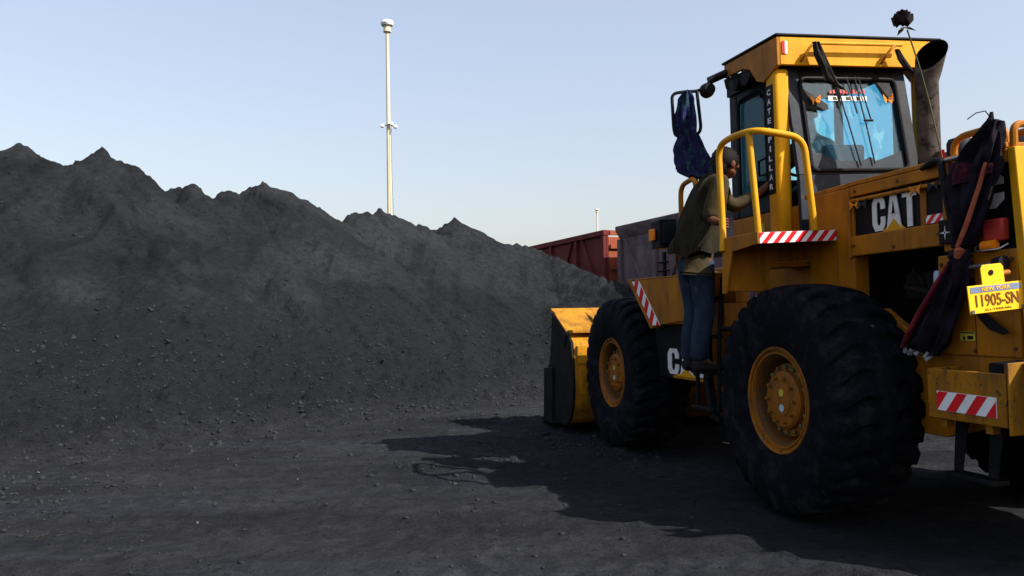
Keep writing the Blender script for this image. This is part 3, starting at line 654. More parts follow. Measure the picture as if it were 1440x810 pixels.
# side tray box with warning stripes
by0, by1 = .50, .95
m = MB(); m.box(-1.53, -1.01, by1 - .025, by1, .765, 1.04); m.build('tray_side', 'yellow_worn', ld, .006)
MB().box(-1.53, -1.01, by0, by0 + .02, .765, 1.04).build('tray_side', 'yellow_worn', ld, .004)
MB().box(-1.03, -1.005, by0 + .021, by1 - .026, .765, 1.04).build('tray_end', 'yellow_worn', ld, .004)
MB().box(-1.53, -1.50, by0 + .021, by1 - .026, .765, 1.085).build('tray_end', 'yellow_worn', ld, .004)
MB().box(-1.52, -1.02, by0 + .021, by1 - .026, .765, .80).build('tray_floor', 'yellow_worn', ld)
MB().box(-1.52, -1.40, by0 + .03, by1 - .03, .805, 1.09).build('tray_block', 'black', ld, .008)
stripes('warning_plate', (-1.085, by1 + .001, .815), (-1, 0, -.01), (0, 0, 1), (0, 1, 0), .39, .105, 3, .75, ld, .5)
for x in (-1.1, -1.40): MB().box(x - .02, x + .02, .88, .93, .72, .764).build('tray_lug', 'yellow_worn', ld)
m = MB()
for x in (-1.10, -1.33): m.slab([(x - .045, .80, .765), (x + .045, .80, .765), (x + .03, .84, .47), (x - .03, .84, .47)], (0, .012, 0))
m.box(-1.38, -1.06, .79, .90, .44, .468); m.build('hanging_step', 'black', ld, .005)

# --- exhaust, precleaner, grab rails, strap
def loft(rings, n=32):
    m = MB(); vs = []; fs = []
    for c, nrm, r in rings:
        c = Vector(c); nrm = Vector(nrm).normalized(); u = Vector((1, 0, 0)); u = (u - nrm * u.dot(nrm)).normalized(); v = nrm.cross(u)
        vs += [c + u * math.cos(2 * math.pi * k / n) * r + v * math.sin(2 * math.pi * k / n) * r for k in range(n)]
    for i in range(len(rings) - 1):
        for k in range(n): fs.append((i * n + k, i * n + (k + 1) % n, (i + 1) * n + (k + 1) % n, (i + 1) * n + k))
    return m.add(vs, fs)
e0, e1, m1 = Vector((.08, -.115, 2.99)), Vector((.045, -.135, 3.205)), Vector((-.34, .80, .42)).normalized()
bend = [(e0.lerp(e1, q), Vector((0, 0, 1)).lerp(m1, q ** 1.3), .079 + .039 * q) for q in [i / 7 for i in range(8)]]
loft([((.08, -.115, 2.20), (0, 0, 1), .080), ((.08, -.115, 2.6), (0, 0, 1), .078)] + bend).build('exhaust_stack', 'exhaust', ld, smooth=70)
loft([(c, nn_, r * .945) for c, nn_, r in bend] ).build('exhaust_mouth', 'mouth_black', ld, smooth=70)
MB().box(-1.80, -1.556, .30, .862, .74, 1.10).build('tail_block', 'steelgrey', ld, .01)
MB().lathe([(.0, 0), (.045, 0), (.045, .05), (.075, .06), (.082, .09), (.082, .15), (.07, .175), (.03, .185), (.0, .185)], (-.12, -.19, 2.36), 'z', 24).build('precleaner', 'grey', ld)
MB().tube([(-.12, -.19, 2.235), (-.12, -.19, 2.36)], .035, 12).build('intake_pipe', 'black', ld)
MB().box(-.05, -.075, -.105, -.09, 2.40, 2.47).build('red_tag', 'red', ld)
for (ya, mt) in ((.62, 'yellow'), (.30, 'rim')):
    MB().tube(roundpath([(-.92, ya, 2.20), (-.92, ya, 2.36), (-1.28, ya, 2.36), (-1.28, ya, 2.20)], .1), .02, 10).build('grab_rail', mt, ld)
MB().tube(roundpath([(-1.405, .70, 2.20), (-1.405, .70, 2.33), (-1.405, .45, 2.33), (-1.405, .45, 2.20)], .05), .02, 10).build('grab_rail', 'yellow', ld)
MB().tube([(-.83, .77, 2.20), (-.93, .78, 2.222), (-1.0, .78, 2.215)], [.016, .026, .018], 10).build('hood_handle', 'black', ld)
MB().tube([(-1.0, .77, 2.215), (-1.14, .77, 2.215)], .010, 8).build('handle_rod', 'steel', ld)
MB().tube(roundpath([(-.985, .78, 2.21), (-1.01, .79, 2.12), (-1.04, .79, 1.95), (-1.09, .79, 1.73)], .05), .02, 10).build('hood_strap', 'black', ld)
MB().box(-1.055, -.955, .765, .785, 1.735, 1.875).build('mud_flap', 'black', ld, .006)
st = MB()
for k in range(4):
    a = k * math.pi / 2; st.slab([(-1.005 + .008 * math.cos(a + .8), .786, 1.80 + .008 * math.sin(a + .8)), (-1.005 + .04 * math.cos(a), .786, 1.80 + .04 * math.sin(a)), (-1.005 + .008 * math.cos(a - .8), .786, 1.80 + .008 * math.sin(a - .8))], (0, .002, 0))
st.build('star_emblem', 'letter', ld, smooth=0)

# --- platform, fender, rails, ladder
pa, pb = Vector((.02, 1.34, 0)), Vector((.02, .742, 0))
MB().slab([(.03, 1.34, 1.93), (.03, .742, 1.93), (.345, .742, 1.93), (.345, .60, 1.93), (.80, .60, 1.93), (.80, 1.0, 1.93), (.48, 1.34, 1.93)], (0, 0, -.03)).build('platform', 'yellow', ld, .004)
MB().box(.024, .034, .742, 1.34, 1.855, 1.899).build('platform_edge', 'yellow', ld)
stripes('warning_plate', (.024, 1.34, 1.857), (0, -1, 0), (0, 0, 1), (-1, 0, 0), .598, .074, 7, .9, ld, .15)
MB().slab([(.49, 1.356, 1.938), (.022, 1.356, 1.938), (.022, 1.356, 1.855), (.36, 1.356, 1.83), (.46, 1.356, 1.53), (.52, 1.356, 1.53)], (0, -.014, 0)).build('fender_flange', 'yellow', ld, .003)
MB().slab([(.47, 1.341, 1.898), (.47, 1.341, 1.55), (.45, 1.04, 1.53), (.42, .99, 1.74), (.42, .70, 1.75), (.42, .70, 1.898)], (.014, 0, 0)).build('fender_panel', 'yellow', ld, .003)
MB().box(.40, .69, .64, 1.0, 1.70, 1.735).build('fender_ledge', 'yellow', ld, .006)
MB().box(.35, .419, .85, .862, 1.74, 1.898).build('fender_rib', 'yellow', ld)
MB().box(.35, 1.2, .55, .66, 1.43, 1.89).build('tank_side', 'yellow', ld, .008)
r1 = [(.47, 1.37, 1.84), (.50, 1.345, 1.97), (.56, 1.33, 2.63), (.40, 1.335, 2.66), (.12, 1.345, 2.645), (.03, 1.28, 2.63), (.03, .97, 2.58), (.02, .91, 1.93)]
MB().tube(roundpath(r1, .11, 6), .0235, 12).build('handrail', 'yellow_clean_lit', ld)
MB().tube([(.055, 1.325, 1.92), (.125, 1.335, 2.635)], .022, 12).build('handrail_post', 'yellow_clean_lit', ld)
MB().tube(roundpath([(1.56, 1.15, 1.72), (1.56, 1.15, 2.50), (1.28, 1.15, 2.53), (1.26, 1.14, 1.90)], .1), .022, 12).build('handrail', 'yellow', ld)
MB().box(.80, 1.95, .62, .70, 1.88, 1.93).build('front_platform', 'black', ld)
for x in (.83, 1.18): MB().tube([(x, 1.24, .60), (x, 1.22, 1.15), (x, 1.18, 1.66)], .018, 8).build('ladder_rail', 'black', ld)
for z, y in ((.63, 1.24), (.93, 1.235), (1.22, 1.215), (1.52, 1.20)): MB().box(.83, 1.18, y - .03, y + .06, z - .03, z).build('ladder_rung', 'black', ld, .004)
MB().tube([(.83, 1.21, 1.26), (.72, 1.12, 1.26), (.70, .70, 1.26)], .02, 8).build('ladder_stay', 'black', ld)
MB().slab([(1.04, 1.26, .87), (.96, 1.26, .87), (.90, 1.26, .60), (.80, 1.26, .57), (.80, 1.26, .53), (.94, 1.26, .55)], (0, -.05, 0)).build('step_bracket', 'black', ld)

# --- cab
cb = ld
YL, YR = .62, -.50
def rw(y, z): return (.60 + .15 * (z - 2.40) / .87, y, z)
def rwslab(name, pts, m, th=.03, off=0.): return MB().slab([Vector(rw(y, z)) + Vector((-off, 0, 0)) for y, z in pts], (th, 0, 0)).build(name, m, cb, .004)
RP_ = [(.63, .73), (-.77, -.64)]
for (ya, yb) in ((.605, .735), (-.775, -.645)):
    MB().box(.71, .86, ya, yb, 1.93, 3.29).build('cab_post', 'yellow_clean_lit', cb, .03)
roofp = [(.66, 3.52), (1.47, 3.545), (1.47, 3.43), (1.18, 3.42), (1.06, 3.38), (.96, 3.25), (.86, 3.215), (.80, 3.235), (.66, 3.295)]
MB().slab([(x, .745, z) for x, z in roofp], (0, -.03, 0)).build('roof_skirt', 'yellow', cb, .005)
MB().slab([(x, -.785, z) for x, z in roofp], (0, .03, 0)).build('roof_skirt', 'yellow', cb, .005)
MB().slab([(.66, .714, 3.522), (.66, -.754, 3.522), (.66, -.754, 3.30), (.66, .714, 3.30)], (.03, 0, 0)).build('roof_rear_band', 'yellow_clean_lit', cb, .005)
MB().slab([(.65, .755, 3.526), (.65, -.795, 3.526), (1.50, -.795, 3.552), (1.50, .755, 3.552)], (0, 0, .022)).build('roof_top', 'black', cb, .008)
MB().box(.70, 1.62, YR - .02, YL + .02, 3.30, 3.40).build('headliner', 'black', cb)
MB().tube([(.60, .44, 3.455), (.60, -.36, 3.46)], .013, 8).build('visor_bar', 'yellow_clean_lit', cb)
for y in (.44, -.30): MB().tube(roundpath([(.60, y, 3.455), (.585, y + .05, 3.43), (.61, y + .1, 3.35), (.66, y + .09, 3.33)], .04), .011, 8).build('visor_bracket', 'yellow', cb)
stripes('reflector', (.658, .70, 3.385), (0, -1, 0), (0, 0, 1), (-1, 0, 0), .045, .10, 1, .0, cb)
# rear wall with window
rwslab('rear_frame', [(YL, 3.30), (.50, 3.30), (.50, 2.42), (YL, 2.42)], 'grey', .04)
rwslab('rear_frame', [(-.377, 3.30), (YR, 3.30), (YR, 2.42), (-.377, 2.42)], 'cabframe', .04)
rwslab('rear_frame', [(.499, 3.30), (-.376, 3.30), (-.376, 3.20), (.499, 3.20)], 'black', .04)  # top bar black: shade under the roof overhang put into its colour
rwslab('rear_frame', [(.499, 2.455), (-.376, 2.455), (-.376, 2.42), (.499, 2.42)], 'grey', .04)
MB().slab([(.60, YL, 2.418), (.60, YR, 2.418), (.585, YR, 1.93), (.585, YL, 1.93)], (.04, 0, 0)).build('rear_panel', 'grey', cb, .004)
MB().tube([Vector(rw(q.x, q.y)) + Vector((-.012, 0, 0)) for q in roundpath([(.06, 3.215, 0), (.505, 3.215, 0), (.505, 2.45, 0), (-.382, 2.45, 0), (-.382, 3.215, 0), (.06, 3.215, 0)], .06)], .016, 8).build('window_gasket', 'black', cb)
gl = MB().slab([Vector(rw(y, z)) + Vector((.01, 0, 0)) for y, z in ((.50, 3.205), (-.377, 3.205), (-.377, 2.455), (.50, 2.455))], (.006, 0, 0)).build('rear_window', 'rearglass', cb, smooth=0)
# torn film and dust along the bottom edge of the pane
edge = [(.50, 2.456), (.50, 2.60), (.40, 2.595), (.30, 2.55), (.20, 2.525), (.17, 2.54), (.10, 2.525), (.02, 2.53), (-.05, 2.56), (-.10, 2.525), (-.18, 2.55), (-.26, 2.575), (-.33, 2.60), (-.375, 2.62), (-.375, 2.456)]
MB().slab([Vector(rw(y, z)) + Vector((.004, 0, 0)) for y, z in edge], (.003, 0, 0)).build('torn_film', 'grey', gl, smooth=0)
MB().slab([Vector(rw(y, z)) + Vector((-.004, 0, 0)) for y, z in ((.26, 3.07), (-.10, 3.07), (-.10, 3.03), (.26, 3.03))], (.003, 0, 0)).build('window_strip', 'letter', gl, smooth=0)
for y in (.2, .08, -.02): MB().slab([Vector(rw(y + a, z)) + Vector((-.0062, 0, 0)) for a, z in ((.02, 3.037), (-.02, 3.037), (-.012, 3.062), (.016, 3.066))], (.002, 0, 0)).build('green_mark', 'leaf', gl, smooth=0)
mm = MB(); rs = random.Random(3)
for k in range(11):
    y = .23 - k * .031; h1 = rs.uniform(.02, .04); mm.slab([Vector(rw(y + a, z)) + Vector((-.004, 0, 0)) for a, z in ((.011, 3.09), (-.012, 3.095), (-.006, 3.095 + h1), (.008, 3.09 + h1))], (.003, 0, 0))
mm.build('red_marks', 'redlens', gl, smooth=0)
for (p, q) in (((.18, 3.25), (.13, 2.90)), ((.13, 2.90), (.06, 2.48)), ((.08, 3.25), (.02, 2.92)), ((.00, 3.25), (-.04, 2.86)), ((-.03, 3.26), (-.10, 2.86)), ((-.04, 2.86), (-.07, 2.5))):
    MB().tube([Vector(rw(*p)) + Vector((-.02, 0, 0)), Vector(rw(*q)) + Vector((-.014, 0, 0))], .006, 6).build('wiper_arm', 'black', cb)
MB().tube([Vector(rw(-.03, 2.86)) + Vector((-.02, 0, 0)), Vector(rw(-.11, 2.86)) + Vector((-.02, 0, 0))], .010, 6).build('wiper_pivot', 'black', cb)
MB().slab([Vector(rw(y, z)) + Vector((-.006, 0, 0)) for y, z in ((.19, 3.2), (.14, 3.2), (.155, 2.98), (.17, 2.98))], (.004, 0, 0)).build('film_strip', 'black', gl)
MB().slab([Vector(rw(y, z)) + Vector((-.006, 0, 0)) for y, z in ((-.19, 3.2), (-.33, 3.2), (-.37, 3.07), (-.36, 3.03), (-.28, 3.02))], (.004, 0, 0)).build('film_strip', 'black', gl)
MB().slab([Vector(rw(y, z)) + Vector((-.006, 0, 0)) for y, z in ((.50, 3.18), (.47, 3.12), (.28, 3.0), (.27, 2.96), (.33, 2.94), (.50, 2.965))], (.004, 0, 0)).build('film_strip', 'black', gl)
for (y, z) in ((.395, 3.03), (-.285, 3.045)):
    b = MB()
    for s in (1, -1):
        b.slab([Vector(rw(y, z)) + Vector((-.013, 0, 0)), Vector(rw(y + s * .048, z + .045)) + Vector((-.03, 0, 0)), Vector(rw(y + s * .045, z + .003)) + Vector((-.03, 0, 0))], (.002, 0, 0))
        b.slab([Vector(rw(y, z - .004)) + Vector((-.013, 0, 0)), Vector(rw(y + s * .04, z - .002)) + Vector((-.028, 0, 0)), Vector(rw(y + s * .028, z - .042)) + Vector((-.028, 0, 0))], (.002, 0, 0))
    b.build('butterfly_ornament', 'butterfly', cb, smooth=0)
# left wall: door with window, yellow sill
MB().box(.62, 1.62, YL - .03, YL, 1.93, 2.185).build('cab_sill', 'yellow', cb, .006)
MB().box(1.10, 1.21, YL + .001, YL + .006, 2.02, 2.10).build('sill_plate', 'label', cb)
MB().box(.89, 1.00, YL + .001, YL + .006, 2.00, 2.14).build('sill_vent', 'black', cb)
MB().box(.87, 1.0, YL - .035, YL - .005, 2.19, 3.29).build('door_pillar', 'cabframe', cb, .006)
MB().box(1.50, 1.62, YL - .035, YL, 2.19, 3.36).build('door_pillar', 'cabframe', cb, .012)
MB().box(1.001, 1.499, YL - .035, YL - .004, 3.20, 3.34).build('door_header', 'cabframe', cb, .006)
MB().box(1.001, 1.499, YL - .035, YL - .004, 2.19, 2.36).build('door_base', 'cabframe', cb, .006)
MB().tube([(q.x, YL + .004, q.y) for q in roundpath([(1.25, 3.23, 0), (1.46, 3.23, 0), (1.46, 2.34, 0), (1.03, 2.34, 0), (1.03, 3.23, 0), (1.25, 3.23, 0)], .09)], .015, 8).build('door_gasket', 'black', cb)
MB().box(1.002, 1.498, YL - .022, YL - .016, 2.362, 3.198).build('door_window', 'sideglass', cb, smooth=0)
MB().tube([(1.02, YL + .01, 2.50), (1.10, YL + .04, 2.5), (1.10, YL + .04, 2.62), (1.02, YL + .01, 2.64)], .011, 8).build('door_handle', 'black', cb)
# right wall, front wall
MB().box(.62, 1.62, YR, YR + .03, 1.93, 2.45).build('cab_sill', 'cabframe', cb)
for xa in (.78, 1.54): MB().box(xa, xa + .08, YR, YR + .035, 2.451, 3.30).build('side_pillar', 'cabframe', cb)
MB().box(.861, 1.539, YR + .012, YR + .018, 2.451, 3.298).build('side_window', 'frontglass', cb, smooth=0)
MB().box(1.585, 1.618, YR + .036, YL - .036, 1.93, 2.30).build('dash_panel', 'cabframe', cb)
MB().box(1.59, 1.597, YR + .036, YL - .036, 2.301, 3.298).build('windscreen', 'frontglass', cb, smooth=0)
MB().box(.63, 1.58, YR + .031, YL - .036, 1.93, 1.97).build('cab_floor', 'black', cb)
# seat, wheel, console
MB().box(.86, 1.12, -.18, .26, 2.30, 2.42).build('seat', 'black', cb, .03)
m = MB(); m.slab([(.84, -.17, 2.40), (.84, .25, 2.40), (.80, .23, 2.70), (.80, -.15, 2.70)], (.09, 0, 0)); m.build('seat_back', 'cabframe', cb, .03)
MB().tube([(1.45, .04, 2.20), (1.36, .04, 2.62)], .03, 10).build('steering_column', 'black', cb)
MB().tube([(1.36 + .05 * math.cos(t), .04 + .19 * math.sin(t), 2.63 - .17 * math.cos(t) * .5) for t in [k * math.pi / 12 for k in range(25)]], .014, 8).build('steering_wheel', 'black', cb)
MB().box(1.45, 1.58, -.35, .45, 2.25, 2.52).build('dashboard', 'cabframe', cb, .02)
# vertical maker's lettering on the post
MB().box(.745, .845, .7352, .7385, 2.30, 3.17).build('name_strip', 'black', cb)
word = 'CATERPILLAR'
for k, ch in enumerate(word):
    zc = 3.115 - k * .0755
    hw = .046 if ch != 'I' else .016
    text('strip_letter', ch, 'letter', cb, (.795 + hw / 2 + .004, .7386, zc - .022), (-1, 0, 0), (0, 0, 1), .046, .002, hw, .02)
# mirror on its tube loop, round work lamp
mr = [(1.44, .74, 3.47), (1.47, .86, 3.42), (1.52, .96, 3.33), (1.55, 1.10, 3.33), (1.58, 1.20, 3.32), (1.56, 1.20, 3.00), (1.55, 1.185, 2.93), (1.46, 1.02, 2.93), (1.44, 1.00, 2.98), (1.46, 1.02, 3.31)]
MB().tube(roundpath(mr, .05, 5), .0145, 10).build('mirror_bracket', 'black', ld)
MB().slab([(1.545, 1.155, 3.28), (1.475, 1.045, 3.28), (1.475, 1.045, 2.98), (1.545, 1.155, 2.98)], (.03, -.02, 0)).build('mirror', 'black', ld, .01)
MB().tube([(1.44, .74, 3.47), (1.49, .89, 3.41)], .035, 10).build('bracket_mount', 'black', ld)
MB().lathe([(.0, -.03), (.05, -.03), (.066, .02), (.066, .05), (.0, .055)], (1.47, .90, 3.33), 'x', 20).build('work_lamp', 'black', ld)
for x, y in ((1.34, .66), (1.16, .66)):
    MB().lathe([(.0, -.05), (.06, -.05), (.075, .04), (.075, .07), (.0, .075)], (x, y, 3.36), 'y', 16).build('work_lamp', 'black', ld)
MB().slab([(1.50, .74, 3.43), (1.12, .735, 3.40), (1.02, .73, 3.34), (1.10, .70, 3.29), (1.35, .70, 3.30), (1.50, .72, 3.34)], (0, -.05, 0)).build('lamp_shroud', 'black', ld, .01)

# --- front fender, letter panel, headlight
fpoly = [(2.58, 1.725), (1.32, 1.70), (1.32, 1.34), (2.10, 1.275)]
MB().slab([(x, 1.205, z) for x, z in fpoly], (0, -.012, 0)).build('front_fender', 'yellow', ld, .003)
MB().slab([(2.60, 1.205, 1.74), (1.32, 1.205, 1.715), (1.32, .62, 1.715), (2.60, .62, 1.74)], (0, 0, -.012)).build('fender_top', 'yellow', ld, .003)
MB().slab([(2.60, 1.215, 1.738), (2.095, 1.215, 1.262), (2.125, 1.215, 1.25), (2.66, 1.215, 1.738)], (0, -.5, 0)).build('fender_edge', 'yellow', ld, .004)
fd = Vector((2.56 - 2.09, 0, 1.715 - 1.275)); fl = fd.length; fd.normalize(); fn = Vector((fd.z, 0, -fd.x))
p0 = Vector((2.095, 1.206, 1.285)); fn = Vector((-1, 0, 0))
stripes('warning_plate', p0, fd, fn, (0, 1, 0), fl * .97, .17, 4, 0.9, ld)
MB().slab([(1.18, 1.12, 1.30), (2.24, 1.12, 1.28), (2.14, 1.12, .80), (1.18, 1.12, .80)], (0, -.03, 0)).build('side_skirt', 'black', ld, .004)
logo(ld, 1.955, 1.21, 1.122, .835, 1.07, True)
MB().box(1.2, 1.85, 1.122, 1.127, .802, .825).build('skirt_strip', 'yellow', ld)
MB().box(2.05, 2.25, .95, 1.13, 2.00, 2.27).build('headlight_box', 'black', ld, .012)
MB().box(2.02, 2.045, .97, 1.11, 2.04, 2.24).build('headlight_back', 'cabframe', ld, .006)
MB().box(2.13, 2.24, 1.135, 1.16, 2.08, 2.19).build('headlight_marker', 'orange', ld, .008)
MB().slab([(2.02, .99, 1.72), (1.86, .99, 1.72), (1.90, .99, 1.85), (1.84, .99, 1.93), (1.98, .99, 2.03), (2.06, .99, 1.99), (1.98, .99, 1.86)], (0, -.06, 0)).build('headlight_bracket', 'yellow', ld, .006)
for k in range(4): MB().tube(roundpath([(1.98 - .03 * k, 1.0, 1.80), (1.93 - .02 * k, 1.03, 1.92), (2.0 - .02 * k, 1.02, 2.02)], .05), .007, 6).build('lamp_cable', 'black' if k % 2 else 'rim', ld)
# lift arms and linkage
for s in (1, -1):
    y = .42 * s
    m = MB(); m.slab([(2.25, y, 1.45), (2.2, y, 1.75), (2.5, y, 1.82), (3.2, y, 1.35), (3.9, y, .62), (4.02, y, .42), (3.85, y, .32), (3.65, y, .55), (3.0, y, 1.05)], (0, .08 * s, 0)); m.build('lift_arm', 'yellow', ld, .008)
    MB().tube([(2.5, .33 * s, .75), (3.1, .33 * s, 1.05)], .07, 14).build('lift_cylinder', 'yellow', ld); MB().tube([(3.1, .33 * s, 1.05), (3.4, .33 * s, 1.18)], .04, 12).build('cylinder_rod', 'steel', ld)
    MB().box(2.0, 2.55, .25 * s, .40 * s, 1.45, 1.80).build('loader_tower', 'yellow', ld, .01)
MB().slab([(3.1, -.06, 1.2), (3.2, -.06, 1.75), (3.35, -.06, 1.72), (3.35, -.06, 1.15)], (0, .12, 0)).build('tilt_lever', 'yellow', ld, .008)
MB().tube([(2.4, 0, 1.7), (3.2, 0, 1.68)], .07, 14).build('tilt_cylinder', 'yellow', ld)
MB().tube([(3.25, 0, 1.2), (3.95, 0, 1.0)], .05, 12).build('tilt_link', 'black', ld)
# --- bucket
BY = 1.38
bk = sub('bucket', ld)
outer = [(4.14, 1.165), (3.99, 1.06), (3.945, .85), (3.935, .55), (3.97, .36), (4.06, .20), (4.22, .10), (4.5, .07), (5.05, .05)]
inner = [(5.05, .075), (4.5, .105), (4.24, .14), (4.10, .23), (4.01, .37), (3.975, .55), (3.985, .84), (4.03, 1.05), (4.16, 1.13)]
MB().slab([(x, -BY + .032, z) for x, z in outer + inner], (0, 2 * BY - .064, 0)).build('bucket_shell', 'bucketpaint', bk, smooth=40)
MB().slab([(4.75, -BY, 1.47), (4.18, -BY, 1.21), (4.18, -BY, 1.185), (4.78, -BY, 1.445)], (0, 2 * BY, 0)).build('spill_guard', 'bucketpaint', bk, .003)
MB().box(4.02, 4.20, -BY + .035, BY - .035, 1.168, 1.205).build('torque_rail', 'bucketpaint', bk, .006)
for s in (1, -1):
    y = BY if s > 0 else -BY + .03
    MB().slab([(x, y, z) for x, z in ((4.70, 1.435), (4.16, 1.183), (4.0, 1.07), (3.95, .85), (3.94, .52), (3.98, .33), (4.06, .19), (4.22, .08), (5.0, .06), (4.98, .70), (4.82, .80))], (0, -.03, 0)).build('bucket_side', 'bucketside', bk, .005)
    MB().slab([(4.66, y + .002 * s, .74), (4.99, y + .002 * s, .72), (5.06, y + .002 * s, .04), (4.7, y + .002 * s, .04)], (0, .03 * s, 0)).build('side_cutter', 'bucketside', bk, .005)
    MB().slab([(4.64, y, 1.44), (4.56, y, 1.40), (4.2, y, 1.02), (4.14, y, 1.15)], (0, .012 * s, 0)).build('corner_stiffener', 'bucketside', bk)
for y in (.97, .0, -.97):
    MB().slab([(4.68, y, 1.432), (4.20, y, 1.212), (4.02, y, 1.212), (4.10, y, 1.26)], (0, -.03, 0)).build('bucket_gusset', 'bucketpaint', bk, .004)
MB().slab([(4.0, -BY + .06, 1.02), (3.965, -BY + .06, .85), (3.955, -BY + .06, .82), (3.93, -BY + .06, .82), (3.93, -BY + .06, 1.02)], (0, 2 * BY - .12, 0)).build('wear_strip', 'bucketpaint', bk)
MB().box(5.0, 5.25, -BY, BY, .035, .075).build('cutting_edge', 'bucketside', bk, .005)

# ------------------------------------------------------------------ things hung on the loader
def hung(name, label, cat, anchor, group=None): return thing(name, label, cat, lw(anchor), LR, group)
def drape(off, rows, n=14, thick=1., seed=0, fold=.02, hem=0.):
    """gathered cloth: each row = (centre, half width vector, half depth vector)"""
    rs = random.Random(seed); ph = [rs.uniform(0, 6.28) for _ in range(5)]
    m = MB(off); vs = []; fs = []; K = 40
    for i, (c, a, d) in enumerate(rows):
        c, a, d = Vector(c), Vector(a), Vector(d)
        for k in range(K):
            t = 2 * math.pi * k / K
            f = 1 + fold / max(.03, d.length) * .5 * (math.sin(5 * t + ph[0] + i * .25) + .7 * math.sin(9 * t + ph[1] - i * .35) + .5 * math.sin(13 * t + ph[2] + i * .5))
            q = i / (len(rows) - 1); vs.append(c + a * math.cos(t) * (1 + (f - 1) * .25) + d * math.sin(t) * f + Vector((0, 0, hem * q * q * (math.sin(2 * t + ph[3]) + .6 * math.sin(5 * t + ph[4])))))
    for i in range(len(rows) - 1):
        for k in range(K): fs.append((i * K + k, i * K + (k + 1) % K, (i + 1) * K + (k + 1) % K, (i + 1) * K + k))
    fs += [list(range(K))[::-1], [(len(rows) - 1) * K + k for k in range(K)]]
    return m.add(vs, fs)
def lerp_rows(rows, k=4):
    out = []
    for A, B in zip(rows[:-1], rows[1:]):
        for i in range(k):
            t = i / k; out.append(tuple(Vector(a) * (1 - t) + Vector(b) * t for a, b in zip(A, B)))
    return out + [rows[-1]]
# scarf on the rear corner
an = (-1.40, .80, 2.33)
sc = hung('scarf', 'long black and purple scarf knotted in the middle on the rear corner', 'scarf', an)
rows = [((-1.39, .80, 2.355), (.035, 0, .015), (0, .02, 0)), ((-1.36, .80, 2.29), (.055, 0, .03), (0, .03, 0)), ((-1.28, .81, 2.18), (.125, 0, .02), (0, .035, 0)), ((-1.235, .81, 2.08), (.155, 0, -.02), (0, .035, 0)), ((-1.235, .82, 1.95), (.125, 0, -.01), (0, .04, 0)), ((-1.205, .82, 1.82), (.085, 0, 0), (0, .04, 0)), ((-1.155, .82, 1.70), (.048, 0, 0), (0, .04, 0))]
drape(an, lerp_rows(rows), seed=4, fold=.045).build('upper_cloth', 'scarf', sc, smooth=60)
MB(an).lathe([(.0, -.04), (.045, -.035), (.062, 0), (.045, .035), (.0, .04)], (-1.14, .82, 1.655), 'z', 18).build('knot', 'scarf', sc)
MB(an).tube([(-1.17, .86, 1.70), (-1.19, .865, 1.68), (-1.17, .87, 1.64)], [.01, .03, .015], 8).build('knot_fold', 'scarforange', sc)
rows = [((-1.14, .82, 1.63), (.045, 0, 0), (0, .04, 0)), ((-1.09, .82, 1.50), (.085, 0, .01), (0, .05, 0)), ((-.99, .82, 1.35), (.11, 0, .015), (0, .055, 0)), ((-.89, .82, 1.20), (.125, 0, .02), (0, .055, 0)), ((-.83, .82, 1.12), (.13, 0, .015), (0, .05, 0))]
drape(an, lerp_rows(rows), seed=9, fold=.05, hem=.015).build('lower_cloth', 'scarf', sc, smooth=60)
MB(an).tube([(-1.105, .86, 1.62), (-1.02, .872, 1.50), (-.90, .878, 1.35), (-.79, .88, 1.21), (-.735, .875, 1.14)], [.014, .022, .026, .022, .012], 8, flat=.6).build('red_band', 'scarfred', sc)
MB(an).tube([(-1.365, .845, 2.13), (-1.33, .865, 2.0), (-1.26, .872, 1.84), (-1.18, .87, 1.70)], [.012, .014, .016, .016], 8, flat=.6).build('rust_band', 'scarforange', sc)
rows = [((-1.255, .81, 2.15), (.142, 0, .03), (0, .042, 0)), ((-1.24, .81, 2.10), (.158, 0, .0), (0, .045, 0)), ((-1.235, .81, 2.05), (.158, 0, -.02), (0, .044, 0))]
drape(an, lerp_rows(rows, 3), seed=14, fold=.03).build('lace_band', 'lace', sc, smooth=60)
m = MB(an)
for k in range(16):
    t = k / 15 + random.uniform(-.03, .03); x = -.715 - .235 * t; z = 1.128 - .03 * t; m.tube([(x, .82 + random.uniform(-.03, .06), z + .01), (x + random.uniform(-.01, .01), .83 + random.uniform(-.03, .06), z - random.uniform(.005, .035))], random.uniform(.005, .011), 5)
m.build('fringe', 'fringe', sc)
MB(an).tube([(-1.36, .80, 2.34), (-1.37, .80, 2.40)], [.02, .008], 8).tube([(-1.355, .80, 2.38), (-1.33, .80, 2.415), (-1.27, .80, 2.42), (-1.21, .80, 2.40)], .003, 5).build('loose_thread', 'blackcloth', sc)
# black flag shaped cloth further forward
an = (-1.36, .79, 2.33)
fg = hung('black_cloth', 'black pennant of cloth stretched beside the scarf on the hood side', 'cloth', an)
vs = [(-1.37, .775, 2.36), (-1.03, .775, 2.085), (-1.04, .775, 1.92), (-1.2, .775, 1.86), (-1.3, .775, 2.0), (-1.38, .775, 2.2)]
MB(an).slab(vs, (0, .012, 0)).build('cloth', 'blackcloth', fg, .004)
m = MB(an); rs = random.Random(5)
for k in range(60):
    t = rs.random(); x = -1.31 + .23 * t + rs.uniform(-.04, .03); z = 2.24 - .26 * t + rs.uniform(-.05, .02) ; r_ = rs.uniform(.004, .009)
    m.lathe([(.0, .7885), (r_, .7885), (r_, .790), (.0, .790)], (x, 0, z), 'y', 6)
m.build('sequins', 'straw', fg, smooth=0)
